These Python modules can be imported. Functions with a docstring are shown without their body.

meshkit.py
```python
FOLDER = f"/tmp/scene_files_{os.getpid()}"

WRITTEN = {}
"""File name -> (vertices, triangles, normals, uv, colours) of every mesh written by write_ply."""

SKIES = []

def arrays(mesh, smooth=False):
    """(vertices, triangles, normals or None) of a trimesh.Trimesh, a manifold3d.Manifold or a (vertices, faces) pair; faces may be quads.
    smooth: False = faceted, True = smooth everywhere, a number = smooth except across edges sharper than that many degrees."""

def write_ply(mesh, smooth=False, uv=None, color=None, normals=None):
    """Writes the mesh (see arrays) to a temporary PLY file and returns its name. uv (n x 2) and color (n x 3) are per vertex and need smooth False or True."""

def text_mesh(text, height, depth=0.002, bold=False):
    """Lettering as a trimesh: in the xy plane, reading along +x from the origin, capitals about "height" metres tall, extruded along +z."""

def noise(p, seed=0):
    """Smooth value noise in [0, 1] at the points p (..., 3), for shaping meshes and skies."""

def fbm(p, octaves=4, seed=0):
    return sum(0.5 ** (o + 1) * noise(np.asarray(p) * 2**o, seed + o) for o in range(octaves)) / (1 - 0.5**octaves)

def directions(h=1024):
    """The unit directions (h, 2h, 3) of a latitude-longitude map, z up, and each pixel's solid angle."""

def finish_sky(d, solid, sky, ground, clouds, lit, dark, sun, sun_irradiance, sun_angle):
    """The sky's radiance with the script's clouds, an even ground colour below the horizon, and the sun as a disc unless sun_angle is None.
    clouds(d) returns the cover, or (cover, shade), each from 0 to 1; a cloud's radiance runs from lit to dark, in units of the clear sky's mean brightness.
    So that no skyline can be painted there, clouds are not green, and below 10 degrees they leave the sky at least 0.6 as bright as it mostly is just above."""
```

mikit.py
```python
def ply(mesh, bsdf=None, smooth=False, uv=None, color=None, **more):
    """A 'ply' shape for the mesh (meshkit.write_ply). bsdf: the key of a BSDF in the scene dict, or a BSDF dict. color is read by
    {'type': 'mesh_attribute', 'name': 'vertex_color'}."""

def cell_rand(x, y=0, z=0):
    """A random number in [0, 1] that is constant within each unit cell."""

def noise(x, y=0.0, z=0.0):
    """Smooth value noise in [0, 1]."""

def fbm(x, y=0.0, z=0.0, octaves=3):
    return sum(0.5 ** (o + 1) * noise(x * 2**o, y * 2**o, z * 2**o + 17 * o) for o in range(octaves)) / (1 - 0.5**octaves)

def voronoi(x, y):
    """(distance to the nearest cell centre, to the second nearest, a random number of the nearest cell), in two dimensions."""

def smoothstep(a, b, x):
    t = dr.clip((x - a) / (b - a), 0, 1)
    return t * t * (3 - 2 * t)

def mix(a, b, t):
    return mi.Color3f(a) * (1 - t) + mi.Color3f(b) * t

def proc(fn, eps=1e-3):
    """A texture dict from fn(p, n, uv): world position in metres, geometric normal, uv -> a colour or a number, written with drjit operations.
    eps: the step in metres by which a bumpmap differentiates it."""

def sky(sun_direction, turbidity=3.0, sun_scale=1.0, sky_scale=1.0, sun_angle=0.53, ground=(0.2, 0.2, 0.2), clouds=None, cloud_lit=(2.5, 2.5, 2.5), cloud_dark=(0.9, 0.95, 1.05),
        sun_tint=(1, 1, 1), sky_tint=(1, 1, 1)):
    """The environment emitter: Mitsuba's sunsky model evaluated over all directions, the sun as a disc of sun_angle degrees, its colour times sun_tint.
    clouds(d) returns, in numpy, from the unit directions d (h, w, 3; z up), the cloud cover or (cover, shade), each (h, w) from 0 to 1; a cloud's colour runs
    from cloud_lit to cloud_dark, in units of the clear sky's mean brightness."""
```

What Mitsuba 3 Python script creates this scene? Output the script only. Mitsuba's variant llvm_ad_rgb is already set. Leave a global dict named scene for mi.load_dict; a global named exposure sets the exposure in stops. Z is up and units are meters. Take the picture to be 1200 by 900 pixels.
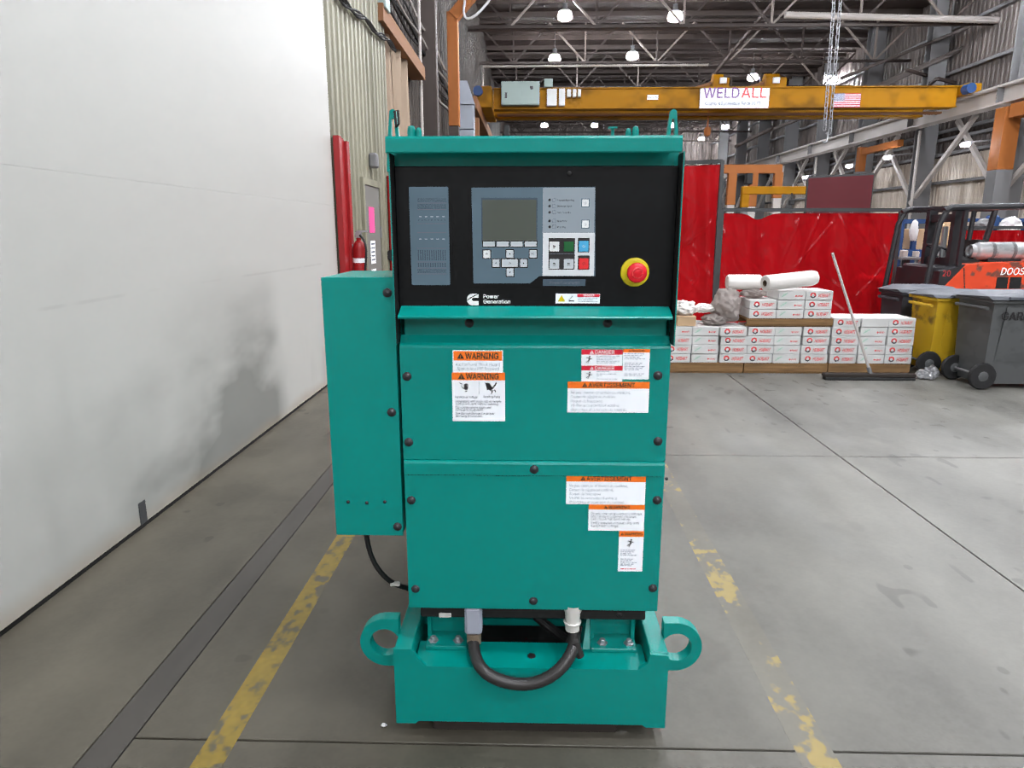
import math, random
import numpy as np, trimesh, manifold3d, mitsuba as mi, mikit, meshkit
import drjit as dr
from shapely.geometry import Polygon, Point, box as sbox
from shapely.ops import unary_union
T = mi.ScalarTransform4f
rng = random.Random(7)
nrng = np.random.default_rng(7)
scene, labels = {}, {}

# ---------------------------------------------------------------- camera, light, exposure
exposure = 2.1
FOC, EYE = 800.0, np.array([0.0, 0.0, 1.55])          # focal length in pixels of the 1200 x 900 frame
TILT, YAW = math.atan(180 / FOC), math.radians(1.5368)
FWD = np.array([-math.sin(YAW) * math.cos(TILT), math.cos(YAW) * math.cos(TILT), -math.sin(TILT)])
RIGHT = np.array([math.cos(YAW), math.sin(YAW), 0.0])
UP = np.cross(RIGHT, FWD)
scene['camera'] = {'type': 'perspective', 'fov': math.degrees(2 * math.atan(600 / FOC)), 'fov_axis': 'x', 'near_clip': 0.05, 'far_clip': 500.0,
                   'to_world': T().look_at(origin=EYE.tolist(), target=(EYE + FWD).tolist(), up=[0, 0, 1])}
LAMP = 62.0                                            # radiance of the high bay lamps
LAMP_TINT = (0.97, 0.99, 1.03)


def at(px, py, Y):
    """The point of the photograph's pixel that lies on the plane y = Y of the building."""
    d = FWD * FOC + RIGHT * (px - 600) - UP * (py - 450)
    return EYE + d * Y / d[1]


# ---------------------------------------------------------------- helpers
def lin(r, g, b):
    return [((c / 255 + 0.055) / 1.055) ** 2.4 if c > 10 else c / 255 / 12.92 for c in (r, g, b)]


def rgb(*c):
    return {'type': 'rgb', 'value': lin(*c)}


def M(name, color, rough=0.5, two=True, **kw):
    d = {'type': 'principled', 'base_color': color if isinstance(color, dict) else rgb(*color), 'roughness': rough, 'specular': kw.pop('spec', 0.5), **kw}
    scene['m_' + name] = {'type': 'twosided', 'bsdf': d} if two else d
    return 'm_' + name


used = set()


def fresh(name, parent=None):
    full = f'{parent}__{name}' if parent else name
    if full not in used:
        used.add(full)
        return full
    i = 1
    while f'{full}_{i:03d}' in used:
        i += 1
    used.add(f'{full}_{i:03d}')
    return f'{full}_{i:03d}'


def thing(name, label, cat, group=None):
    k = fresh(name)
    labels[k] = {'label': label, 'category': cat}
    if group:
        labels[k]['group'] = group
    return k


def struct(name):
    k = fresh(name)
    labels[k] = {'kind': 'structure'}
    return k


def part(name, parent, mesh, mat, smooth=30, label=None, to=None, kind=None):
    k = fresh(name, parent)
    put(k, mesh, mat, smooth, to)
    if label or kind:
        labels[k] = {}
        if label:
            labels[k]['label'] = label
        if kind:
            labels[k]['kind'] = kind
    return k


def put(k, mesh, mat, smooth=30, to=None):
    if isinstance(mesh, list):
        mesh = trimesh.util.concatenate(mesh)
    d = dict(mesh) if isinstance(mesh, dict) else mikit.ply(mesh, mat, smooth)
    if to is not None:
        d['to_world'] = to
    scene[k] = d


def tm(v, f):
    return trimesh.Trimesh(np.asarray(v, float), np.asarray(f, int), process=False)


def bx(x0, x1, y0, y1, z0, z1, b=0.0):
    if x1 < x0: x0, x1 = x1, x0
    if y1 < y0: y0, y1 = y1, y0
    if z1 < z0: z0, z1 = z1, z0
    if b <= 0:
        m = trimesh.creation.box(extents=[x1 - x0, y1 - y0, z1 - z0])
        m.apply_translation([(x0 + x1) / 2, (y0 + y1) / 2, (z0 + z1) / 2])
        return m
    b = min(b, (x1 - x0) * .45, (y1 - y0) * .45, (z1 - z0) * .45)
    p = []
    for X, sx in ((x0, 1), (x1, -1)):
        for Y, sy in ((y0, 1), (y1, -1)):
            for Z, sz in ((z0, 1), (z1, -1)):
                p += [(X, Y + sy * b, Z + sz * b), (X + sx * b, Y, Z + sz * b), (X + sx * b, Y + sy * b, Z)]
    return trimesh.convex.convex_hull(np.array(p))


def hull(points):
    return trimesh.convex.convex_hull(np.array(points, float))


def tube(pts, r, sides=8, closed=False):
    p = np.asarray(pts, float)
    n = len(p)
    r = np.broadcast_to(r, (n,))
    if closed:
        t = np.roll(p, -1, 0) - np.roll(p, 1, 0)
    else:
        t = np.gradient(p, axis=0)
    t = t / np.linalg.norm(t, axis=1, keepdims=True)
    ref = np.array([0, 0, 1.0]) if abs(t[0][2]) < .95 else np.array([0, 1.0, 0])
    a = np.cross(t[0], ref); a /= np.linalg.norm(a)
    A = []
    for k in range(n):
        a = a - t[k] * (a @ t[k]); a /= np.linalg.norm(a)
        A.append(a)
    A = np.array(A); B = np.cross(t, A)
    ang = np.arange(sides) * 2 * np.pi / sides + (np.pi / 4 if sides == 4 else 0)
    v = p[:, None] + r[:, None, None] * (np.cos(ang)[None, :, None] * A[:, None] + np.sin(ang)[None, :, None] * B[:, None])
    f = []
    for i in range(n if closed else n - 1):
        i2 = (i + 1) % n
        for j in range(sides):
            j2 = (j + 1) % sides
            a0, b0, c0, d0 = i * sides + j, i * sides + j2, i2 * sides + j2, i2 * sides + j
            f += [(a0, c0, b0), (a0, d0, c0)]
    v = v.reshape(-1, 3)
    if not closed:
        v = np.vstack([v, p[0], p[-1]])
        for j in range(sides):
            j2 = (j + 1) % sides
            f += [(n * sides, j, j2), (n * sides + 1, (n - 1) * sides + j2, (n - 1) * sides + j)]
    m = tm(v, f)
    if m.volume < 0:
        m.invert()
    return m


def bar(p0, p1, w):
    return tube([p0, p1], w / 2 * math.sqrt(2), 4)


def cyl(p0, p1, r, sides=16):
    return tube([p0, p1], r, sides)


def curve(pts, n=24):
    from scipy.interpolate import CubicSpline
    p = np.asarray(pts, float)
    s = np.r_[0, np.cumsum(np.linalg.norm(np.diff(p, axis=0), axis=1))]
    return CubicSpline(s, p)(np.linspace(0, s[-1], n))


def extr_xz(poly, y0, y1):
    """A polygon given in x and z, from depth y0 (front) to y1."""
    if not hasattr(poly, 'exterior') and not hasattr(poly, 'geoms'):
        poly = Polygon(poly)
    ms = []
    for g in getattr(poly, 'geoms', [poly]):
        m = trimesh.creation.extrude_polygon(g, y1 - y0, engine='earcut')
        v = np.array(m.vertices)
        m = tm(np.stack([v[:, 0], y0 + v[:, 2], v[:, 1]], 1), m.faces[:, ::-1])
        ms.append(m)
    return trimesh.util.concatenate(ms)


def extr_yz(poly, x0, x1):
    """A polygon given in y and z, from x0 to x1."""
    if not hasattr(poly, 'exterior'):
        poly = Polygon(poly)
    m = trimesh.creation.extrude_polygon(poly, x1 - x0, engine='earcut')
    v = np.array(m.vertices)
    return tm(np.stack([x0 + v[:, 2], v[:, 0], v[:, 1]], 1), m.faces)


def lathe(profile, seg=20, axis='z', at_=(0, 0, 0)):
    """profile: (radius, height) pairs."""
    pr = np.asarray(profile, float)
    a = np.arange(seg) * 2 * np.pi / seg
    v = np.stack([pr[:, :1] * np.cos(a), pr[:, :1] * np.sin(a), np.repeat(pr[:, 1:], seg, 1)], -1).reshape(-1, 3)
    f = []
    for i in range(len(pr) - 1):
        for j in range(seg):
            j2 = (j + 1) % seg
            f += [(i * seg + j, i * seg + j2, (i + 1) * seg + j2), (i * seg + j, (i + 1) * seg + j2, (i + 1) * seg + j)]
    if axis == 'y':
        v = np.stack([v[:, 0], -v[:, 2], v[:, 1]], 1)      # the profile's height points at the viewer, -y
    elif axis == 'x':
        v = np.stack([v[:, 2], v[:, 0], v[:, 1]], 1)
    return tm(v + np.array(at_), f)


def rrect(x0, x1, z0, z1, r):
    return sbox(min(x0, x1) + r, min(z0, z1) + r, max(x0, x1) - r, max(z0, z1) - r).buffer(r, quad_segs=4)


_text = {}


def text(s, h, bold=False):
    if (s, bold) not in _text:
        _text[(s, bold)] = meshkit.text_mesh(s, 1.0, 1.0, bold)
    m = _text[(s, bold)].copy()
    m.apply_scale([h, h, 1])
    return m


def words(s, x0, z0, h, Y, width=None, bold=False, depth=.0005, center=None, slant=0.0):
    """Lettering on a plane that faces -y, its baseline at z0, from x0 (or centred on center); width squeezes it to fit."""
    m = text(s, h, bold)
    v = np.array(m.vertices)
    w = v[:, 0].max()
    k = (width / w) if width else 1.0
    x = v[:, 0] * k + slant * v[:, 1]
    off = x0 if center is None else center - w * k / 2
    return tm(np.stack([x + off, Y - v[:, 2] * depth, z0 + v[:, 1]], 1), m.faces)


def R(x0, y0, x1, y1, Y):
    """The upright rectangle on plane y = Y between two pixels, as (x0, x1, z0, z1)."""
    a, b = at(x0, (y0 + y1) / 2, Y), at(x1, (y0 + y1) / 2, Y)
    c, d = at((x0 + x1) / 2, y1, Y), at((x0 + x1) / 2, y0, Y)
    return a[0], b[0], c[2], d[2]


def plate(r, Y, t=.0006, rad=0.0):
    """A thin plate on the front of plane Y."""
    if rad:
        return extr_xz(rrect(*r, rad), Y - t, Y)
    return bx(r[0], r[1], Y - t, Y, r[2], r[3])


def corr(o, u, n, L, h, pitch, depth):
    """Corrugated sheet: from o along u, up z by h, ribs standing out along n."""
    o, u, n = (np.asarray(q, float) for q in (o, u, n))
    s, d = [], []
    k = 0.0
    while k < L - 1e-6:
        for f, e in ((0, 0), (.38, 0), (.5, 1), (.88, 1)):
            if k + f * pitch < L:
                s.append(k + f * pitch); d.append(e * depth)
        k += pitch
    s.append(L); d.append(0)
    b = o + np.outer(s, u) + np.outer(d, n)
    v = np.vstack([b, b + [0, 0, h]])
    m = len(b)
    f = []
    for i in range(m - 1):
        f += [(i, i + 1, m + i + 1), (i, m + i + 1, m + i)]
    return tm(v, f)


def crumple(c, size, seed, sub=3, amp=.35, freq=3.0):
    m = trimesh.creation.icosphere(subdivisions=sub)
    v = np.array(m.vertices)
    k = 1 + amp * (meshkit.fbm(v * freq + 11 * seed, 3, seed) - .5) * 2 + .12 * (meshkit.noise(v * freq * 4 + seed, seed) - .5)
    v = v * k[:, None] * np.asarray(size) / 2
    v[:, 2] = np.maximum(v[:, 2], -size[2] * .42)
    m = tm(v + np.asarray(c), m.faces)
    return m


# ---------------------------------------------------------------- materials
S, F, N, MIX = mikit.smoothstep, mikit.fbm, mikit.noise, mikit.mix


def concrete(p, n, uv):
    big = F(p.x * .55 + 3, p.y * .45, 0, octaves=4)
    mid = F(p.x * 2.3, p.y * 1.4 + 9, 2, octaves=4)
    fine = N(p.x * 45, p.y * 45) * .5 + N(p.x * 140, p.y * 140) * .5
    streak = F(p.x * 5, p.y * .5, 5, octaves=3)
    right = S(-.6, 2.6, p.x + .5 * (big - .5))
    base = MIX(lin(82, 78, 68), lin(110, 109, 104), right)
    t = .66 + .48 * big + .72 * (mid - .5) + .12 * (fine - .5) + .22 * (streak - .5)
    spot = S(.70, .78, F(p.x * 3.1 + 40, p.y * 2.6, 7, octaves=3))
    fleck = S(.86, .93, N(p.x * 14 + 5, p.y * 9 + 2, 1)) * S(.5, .62, N(p.x * 1.1, p.y * .9, 4))
    c = base * t * (1 - .10 * spot) * (1 - .25 * fleck)
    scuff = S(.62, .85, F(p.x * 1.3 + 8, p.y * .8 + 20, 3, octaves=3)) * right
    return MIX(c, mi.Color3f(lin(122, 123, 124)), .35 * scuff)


def dark_strip(p, n, uv):
    t = .75 + .5 * F(p.x * 6, p.y * 1.2, 0, octaves=4)
    return mi.Color3f(lin(66, 63, 59)) * t


def paint_line(p, n, uv):
    """Worn yellow floor paint: where it is worn through the concrete shows."""
    wear = .55 * F(p.x * 9, p.y * 6, 3, octaves=4) + .45 * F(p.x * 28, p.y * 22, 8, octaves=3)
    rough = N(p.x * 60, p.y * 60)
    right = S(.2, .5, p.x)
    patch = S(2.35, 2.1, p.y) + S(2.55, 2.85, p.y) * S(3.35, 3.1, p.y) + .55 * S(3.9, 4.1, p.y) * S(4.6, 4.3, p.y)
    keep = S(.44, .56, wear + .10 - right * (.25 - .16 * patch))
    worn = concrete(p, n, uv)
    yel = mi.Color3f(lin(130, 109, 34)) * (.66 + .5 * wear + .2 * (rough - .5))
    yel = MIX(yel, mi.Color3f(lin(148, 128, 66)), right * .7)
    return MIX(MIX(worn, yel, .06), yel, keep * .88)


def white_wall(p, n, uv):
    t = F(p.y * .5, p.z * .6, 1, octaves=3)
    st = F(p.y * 2.4, p.z * .9, 4, octaves=4)
    smoke = F(p.y * .8 + 2.2, p.z * 2.1 + 4, 6, octaves=5)
    dense = S(3.3, 4.7, p.y) * S(5.6, 5.2, p.y) * S(1.4, .75, p.z + .5 * (smoke - .5)) * (.35 + .9 * S(.3, .7, smoke))
    soft = S(2.4, 3.4, p.y) * S(5.0, 4.2, p.y) * S(1.0, .45, p.z) * S(.35, .7, smoke) + .5 * S(.9, .1, p.z) * S(.4, .75, st)
    grime = dr.minimum(.85 * dense + .5 * soft, 1)
    low = S(.14, .0, p.z + .10 * (st - .5))
    line = S(.012, .003, dr.abs(p.z - 1.23 - .02 * (t - .5))) * S(.45, .7, F(p.y * 3, 7, 1, octaves=3))
    c = mi.Color3f(lin(180, 180, 176)) * (.95 + .08 * t)
    c = MIX(c, mi.Color3f(lin(104, 106, 102)), .76 * grime)
    c = MIX(c, mi.Color3f(lin(150, 132, 106)), .45 * low)
    return MIX(c, mi.Color3f(lin(140, 138, 135)), .22 * line)


def sheet_fn(a, b, k):
    def fn(p, n, uv):
        s = F((p.x + p.y) * 5 + k, p.z * .35, k, octaves=4)
        r = F((p.x + p.y) * .6, p.z * .5 + k, 3, octaves=3)
        return MIX(lin(*a), lin(*b), S(.3, .75, .55 * s + .45 * r))
    return mikit.proc(fn)


def wood_fn(p, n, uv):
    g = F(p.x * 3.5, p.y * 40, p.z * 55, octaves=3)
    k = F(p.x * 4 + 5, p.y * 4, p.z * 6, octaves=3)
    c = MIX(lin(104, 76, 46), lin(150, 116, 76), g)
    return c * (.7 + .5 * k)


def dirty(a, b, s, lo=.5, hi=.62):
    def fn(p, n, uv):
        k = S(lo, hi, F(p.x * s, p.y * s, p.z * s, octaves=4))
        return MIX(lin(*a), lin(*b), k)
    return mikit.proc(fn)


def box_fn(p, n, uv):
    t = F(p.x * 6, p.y * 6, p.z * 9, octaves=3)
    return MIX(lin(190, 190, 188), lin(214, 214, 213), t)


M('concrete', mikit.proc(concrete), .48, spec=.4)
M('strip', mikit.proc(dark_strip), .5, spec=.4)
M('joint', (48, 45, 42), .9)
M('paint_line', mikit.proc(paint_line), .5)
M('white_wall', mikit.proc(white_wall), .42, spec=.35)
M('green_sheet', sheet_fn((106, 104, 88), (134, 132, 114), 3), .5)
M('cream_sheet', sheet_fn((176, 162, 148), (222, 212, 202), 5), .6)
M('grey_sheet', sheet_fn((78, 70, 67), (112, 102, 98), 9), .55)
M('dark_sheet', sheet_fn((36, 31, 28), (62, 54, 48), 11), .7)
M('deck', sheet_fn((40, 31, 28), (54, 43, 39), 15), .8)
M('steel_brown', (58, 48, 44), .6)
M('web_light', (132, 122, 116), .5)
M('steel_light', (176, 170, 166), .4)
M('steel_grey', (112, 112, 114), .5)
M('wood', mikit.proc(wood_fn), .75)
M('dark_wood', (46, 40, 36), .85)
TEAL = (0, 130, 122)
M('teal', TEAL, .3, spec=.32, clearcoat=.06, clearcoat_gloss=.8)
M('black_panel', (12, 14, 16), .34, spec=.26)
M('black', (22, 22, 23), .5)
M('rubber', (30, 30, 31), .65)
M('bolt_black', (38, 40, 44), .35)
M('slate', (82, 104, 118), .45)
M('slate_dark', (62, 80, 94), .5)
M('panel_grey', (142, 154, 164), .45)
M('panel_white', (214, 219, 224), .45)
M('screen', (84, 90, 84), .12)
M('key_grey', (186, 194, 200), .45)
M('key_white', (226, 230, 232), .45)
M('key_green', (8, 92, 44), .4)
M('key_blue', (70, 168, 214), .4)
M('key_red', (214, 40, 44), .4)
M('stop_red', (216, 24, 40), .3)
M('stop_yellow', (214, 196, 24), .35)
M('label_white', (244, 249, 255), .4)
M('orange', (240, 118, 30), .4)
M('red_print', (206, 32, 56), .4)
M('ink', (30, 28, 30), .6)
M('ink_soft', (150, 160, 176), .6)
M('ink_mid', (96, 102, 116), .6)
M('white_print', (236, 236, 236), .5)
M('zinc', (170, 172, 176), .3, metallic=.7)
M('fit_grey', (150, 154, 168), .45)
M('fit_white', (206, 204, 200), .45)
M('hose', (42, 40, 40), .4)
M('brass_brown', (112, 98, 84), .4)
M('box_white', mikit.proc(box_fn), .5, spec=.3)
M('box_red', (214, 56, 58), .6)
M('box_dark', (74, 74, 78), .6)
M('box_green', (150, 196, 176), .6)
M('crane_yellow', dirty((156, 106, 0), (118, 78, 2), 1.1, .45, .7), .6, spec=.2)
M('jib_orange', (152, 90, 42), .6, spec=.3)
M('rust_brown', (122, 82, 52), .7)
M('tarp', (148, 130, 112), .8)
M('red_safety', (146, 22, 26), .4)
M('cabinet_green', (142, 160, 156), .45)
M('panel_box', (206, 210, 210), .5)
M('maroon', (88, 32, 38), .6, spec=.3)
M('frame_dark', (58, 60, 62), .45)
M('can_grey', dirty((80, 82, 83), (74, 76, 77), 6), .55)
M('can_yellow', dirty((198, 160, 30), (120, 96, 40), 5, .52, .68), .55)
M('can_lid', (86, 90, 98), .5)
M('can_dark', (52, 54, 62), .55)
M('fork_orange', dirty((222, 74, 40), (120, 70, 58), 7, .58, .66), .4)
M('fork_black', (38, 38, 42), .45)
M('tank', dirty((198, 200, 202), (164, 166, 168), 6), .3, metallic=.4)
M('blue', (30, 64, 112), .5)
M('gold', (188, 146, 40), .3, metallic=.6)
M('cloth_white', (206, 206, 208), .7)
M('carton', (190, 160, 126), .7)
M('duct', (140, 146, 156), .4, metallic=.3)
M('foil', (212, 214, 218), .18, metallic=.9)
M('film', (222, 218, 214), .25, spec=.6)
M('pink', (240, 80, 150), .5)
M('door_grey', (112, 110, 106), .5)
M('flag_red', (186, 52, 70), .7)
M('flag_blue', (52, 58, 112), .7)
M('banner', (226, 228, 234), .6)
M('purple', (110, 56, 140), .6)
M('lamp_shell', (120, 122, 126), .4)
scene['m_vinyl'] = {'type': 'principledthin', 'base_color': rgb(206, 22, 32), 'roughness': .12, 'diff_trans': 1.1, 'spec_trans': 0.4, 'eta': 1.5}
scene['m_wrap'] = {'type': 'principledthin', 'base_color': rgb(196, 188, 184), 'roughness': .22, 'diff_trans': .8, 'spec_trans': .25, 'eta': 1.5}

# ---------------------------------------------------------------- the building
X0, X1, YB, YF, ROOF = -2.3, 16.0, -26.0, 64.0, 10.4
fl = struct('floor')
put(fl, bx(X0, X1, YB, YF, -.2, -.012), 'm_joint', False)
ys = [YB, -6.6, -3.81, -1.0, 1.81, 4.63, 7.44, 10.25, 15.9, 21.5, 32.7, 44, YF]
xs = [X0, -1.345, -1.235, 2.18, 6.5, 10.8, X1]
for i in range(len(xs) - 1):
    if i == 1:
        part('joint_strip', fl, bx(xs[1] + .003, xs[2], YB, YF, -.012, -.0005), 'm_strip', False, 'dark filled joint strip')
        continue
    yy_ = [YB, 10.25, 21.5, 44, YF] if i == 0 else ys
    for j in range(len(yy_) - 1):
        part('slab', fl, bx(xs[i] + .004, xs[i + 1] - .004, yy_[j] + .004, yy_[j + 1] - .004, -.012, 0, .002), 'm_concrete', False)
part('painted_line', fl, bx(-1.0, -.905, YB, 14, 0, .0006), 'm_paint_line', False, 'worn yellow line left of the generator set')
part('painted_line', fl, bx(.815, .93, YB, 14, 0, .0006), 'm_paint_line', False, 'almost worn away yellow line right of the generator set')

ce = struct('ceiling')
put(ce, bx(X0 - .1, X1 + .1, YB, YF, ROOF, ROOF + .1), 'm_deck', False)
for y in np.arange(22.2, YF, 1.76):
    part('purlin', ce, bx(X0, X1, y, y + .07, ROOF - .2, ROOF), 'm_steel_brown', False)
for k, y in enumerate([10.4, 15.7, 21.0, 26.3, 31.6, 36.9, 42.2, 47.5, 52.8, 58.1]):
    t = fresh('truss', ce)
    zb, zt = 8.5, 10.12
    chord = [bx(X0, X1, y - .06, y + .06, zb, zb + .1), bx(X0, X1, y - .06, y + .06, zt, zt + .1)]
    segs = []
    n = 6
    for i in range(n):
        xa, xb = X0 + (X1 - X0) * i / n, X0 + (X1 - X0) * (i + 1) / n
        xm = (xa + xb) / 2
        segs += [((xa, y, zt), (xm, y, zb + .05)), ((xm, y, zb + .05), (xb, y, zt)), ((xm, y, zb + .05), (xm, y, zt))]
    put(t, chord, 'm_steel_brown', False)
    if k in (3, 4, 5):
        for a, b in segs:
            part('web', t, bar(a, b, .07), 'm_web_light' if rng.random() < .3 else 'm_steel_brown', False)
    else:
        part('web', t, [bar(a, b, .07) for a, b in segs], 'm_steel_brown', False)
part('conduit', ce, tube([at(566, 104, 31.2), at(566, 78, 31.2), at(830, 76, 31.2)], .05, 6), 'm_steel_light')
part('conduit', ce, tube([at(540, 36, 26.1), at(900, 34, 26.1)], .04, 6), 'm_steel_brown')
part('pipe', ce, tube([at(920, 17.5, 26.0), at(1182, 24, 26.0)], .11, 10), 'm_steel_light', label='bright round pipe across the truss')
for a, b in (((905, 4), (836, 88)), ((1190, 30), (975, 128)), ((1160, 42), (1015, 106)), ((1145, 50), (1098, 92)), ((1098, 92), (1080, 106)), ((1098, 92), (1168, 109)), ((1062, 82), (1098, 92)), ((1150, 26), (985, 92)), ((1180, -6), (1145, 34)), ((905, 150), (862, 172)), ((940, 138), (895, 156))):
    part('brace', ce, bar(at(*a, 27.5), at(*b, 29.5), .1), 'm_steel_brown', False)

wl = struct('wall_left')                                # the white partition in front
put(wl, bx(-2.3, -2.056, YB, 7.29, .03, 6.19), 'm_steel_grey', False)
part('panel', wl, bx(-2.2, -2.05, YB, 7.3, .03, 1.8, .001), 'm_white_wall', False)
part('panel', wl, bx(-2.2, -2.0505, YB, 7.3, 1.8005, 6.2, .001), 'm_white_wall', False)
bl = struct('baseboard_left')
put(bl, bx(-2.29, -2.062, YB, 7.29, 0, .03), 'm_black', False)
part('notch_plate', wl, bx(-2.052, -2.046, 3.30, 3.36, .03, .15), 'm_frame_dark', False, 'small dark bracket at the foot of the white wall')
wr = struct('wall_left_001')                            # the sheet metal wall behind it
for k, (y0, y1) in enumerate(((7.3, 8.25), (8.25, 9.3), (9.3, 10.25))):
    part('sheet', wr, corr((-2.06, y0, 0), (0, 1, 0), (1, 0, 0), y1 - y0, 8.3, .19, .02), 'm_green_sheet', False)
part('frame', wr, bx(-2.3, -2.07, 7.32, 10.25, 0, 8.3), 'm_dark_sheet', False)
for y0 in np.arange(10.25, 40, 3.0):
    part('sheet', wr, corr((-2.28, y0, 0), (0, 1, 0), (1, 0, 0), 3.0, ROOF, .3, .04), 'm_dark_sheet', False)
part('sheet', wr, bx(-2.4, -2.3, 7.3, YF, 0, ROOF), 'm_dark_sheet', False)
part('sheet', wr, bx(-2.4, -2.3, YB, 7.3, 6.2, ROOF), 'm_dark_sheet', False)

dl = struct('door_1')
put(dl, bx(-2.06, -2.035, 8.58, 9.42, 0, 2.1, .004), 'm_door_grey', False)
part('frame', dl, [bx(-2.07, -2.02, 8.5, 8.58, 0, 2.18), bx(-2.07, -2.02, 9.42, 9.5, 0, 2.18), bx(-2.07, -2.02, 8.5, 9.5, 2.1, 2.18)], 'm_green_sheet', False)
part('handle', dl, cyl((-2.0, 9.32, 1.0), (-2.0, 9.2, 1.0), .015, 8), 'm_zinc')
part('hinge', dl, bx(-2.04, -2.02, 9.4, 9.44, 1.45, 1.6), 'm_steel_grey', False)
t = thing('door_notice', 'pink paper notice taped high on the grey door', 'notice'); put(t, bx(-2.036, -2.032, 8.78, 9.08, 1.52, 1.84), 'm_pink', False)
for z0, z1, w, l in ((1.13, 1.42, 'label_white', 'white printed notice just below the pink notice on the grey door'), (.80, 1.06, 'label_white', 'lowest white notice on the grey door')):
    t = thing('door_notice', l, 'notice'); put(t, bx(-2.036, -2.032, 8.8, 9.06, z0, z1), 'm_' + w, False)
    part('print', t, [bx(-2.0315, -2.031, 8.83, 9.02, z, z + .02) for z in np.arange(z0 + .04, z1 - .03, .05)], 'm_red_print' if z0 < 1 else 'm_ink_mid', False)
t = thing('wall_lamp', 'small grey box lamp above the grey door', 'lamp'); put(t, bx(-2.04, -1.94, 8.92, 9.08, 2.32, 2.5, .02), 'm_steel_grey', False)
t = thing('steel_bollard', 'red steel column guard beside the white wall end', 'column guard')
put(t, [bx(-2.033, -1.97, 7.32, 7.42, 0, 2.5), bx(-2.033, -1.97, 7.62, 7.72, 0, 2.48), bx(-2.033, -2.0, 7.42, 7.62, 0, 2.5)], 'm_red_safety', False)
t = thing('fire_extinguisher', 'red fire extinguisher hanging on the red column guard', 'fire extinguisher')
e0 = (-1.90, 7.66, .98)
put(t, lathe([(0, 0), (.06, 0), (.072, .02), (.072, .38), (.05, .44), (.025, .46), (.025, .50), (0, .50)], 16, at_=e0), 'm_red_safety')
part('valve', t, [bx(-1.93, -1.87, 7.63, 7.69, 1.47, 1.53), bx(-1.92, -1.8, 7.65, 7.67, 1.53, 1.55)], 'm_zinc', False)
part('band', t, lathe([(.074, 0), (.074, .05)], 16, at_=(-1.9, 7.66, 1.2)), 'm_label_white')
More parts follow.
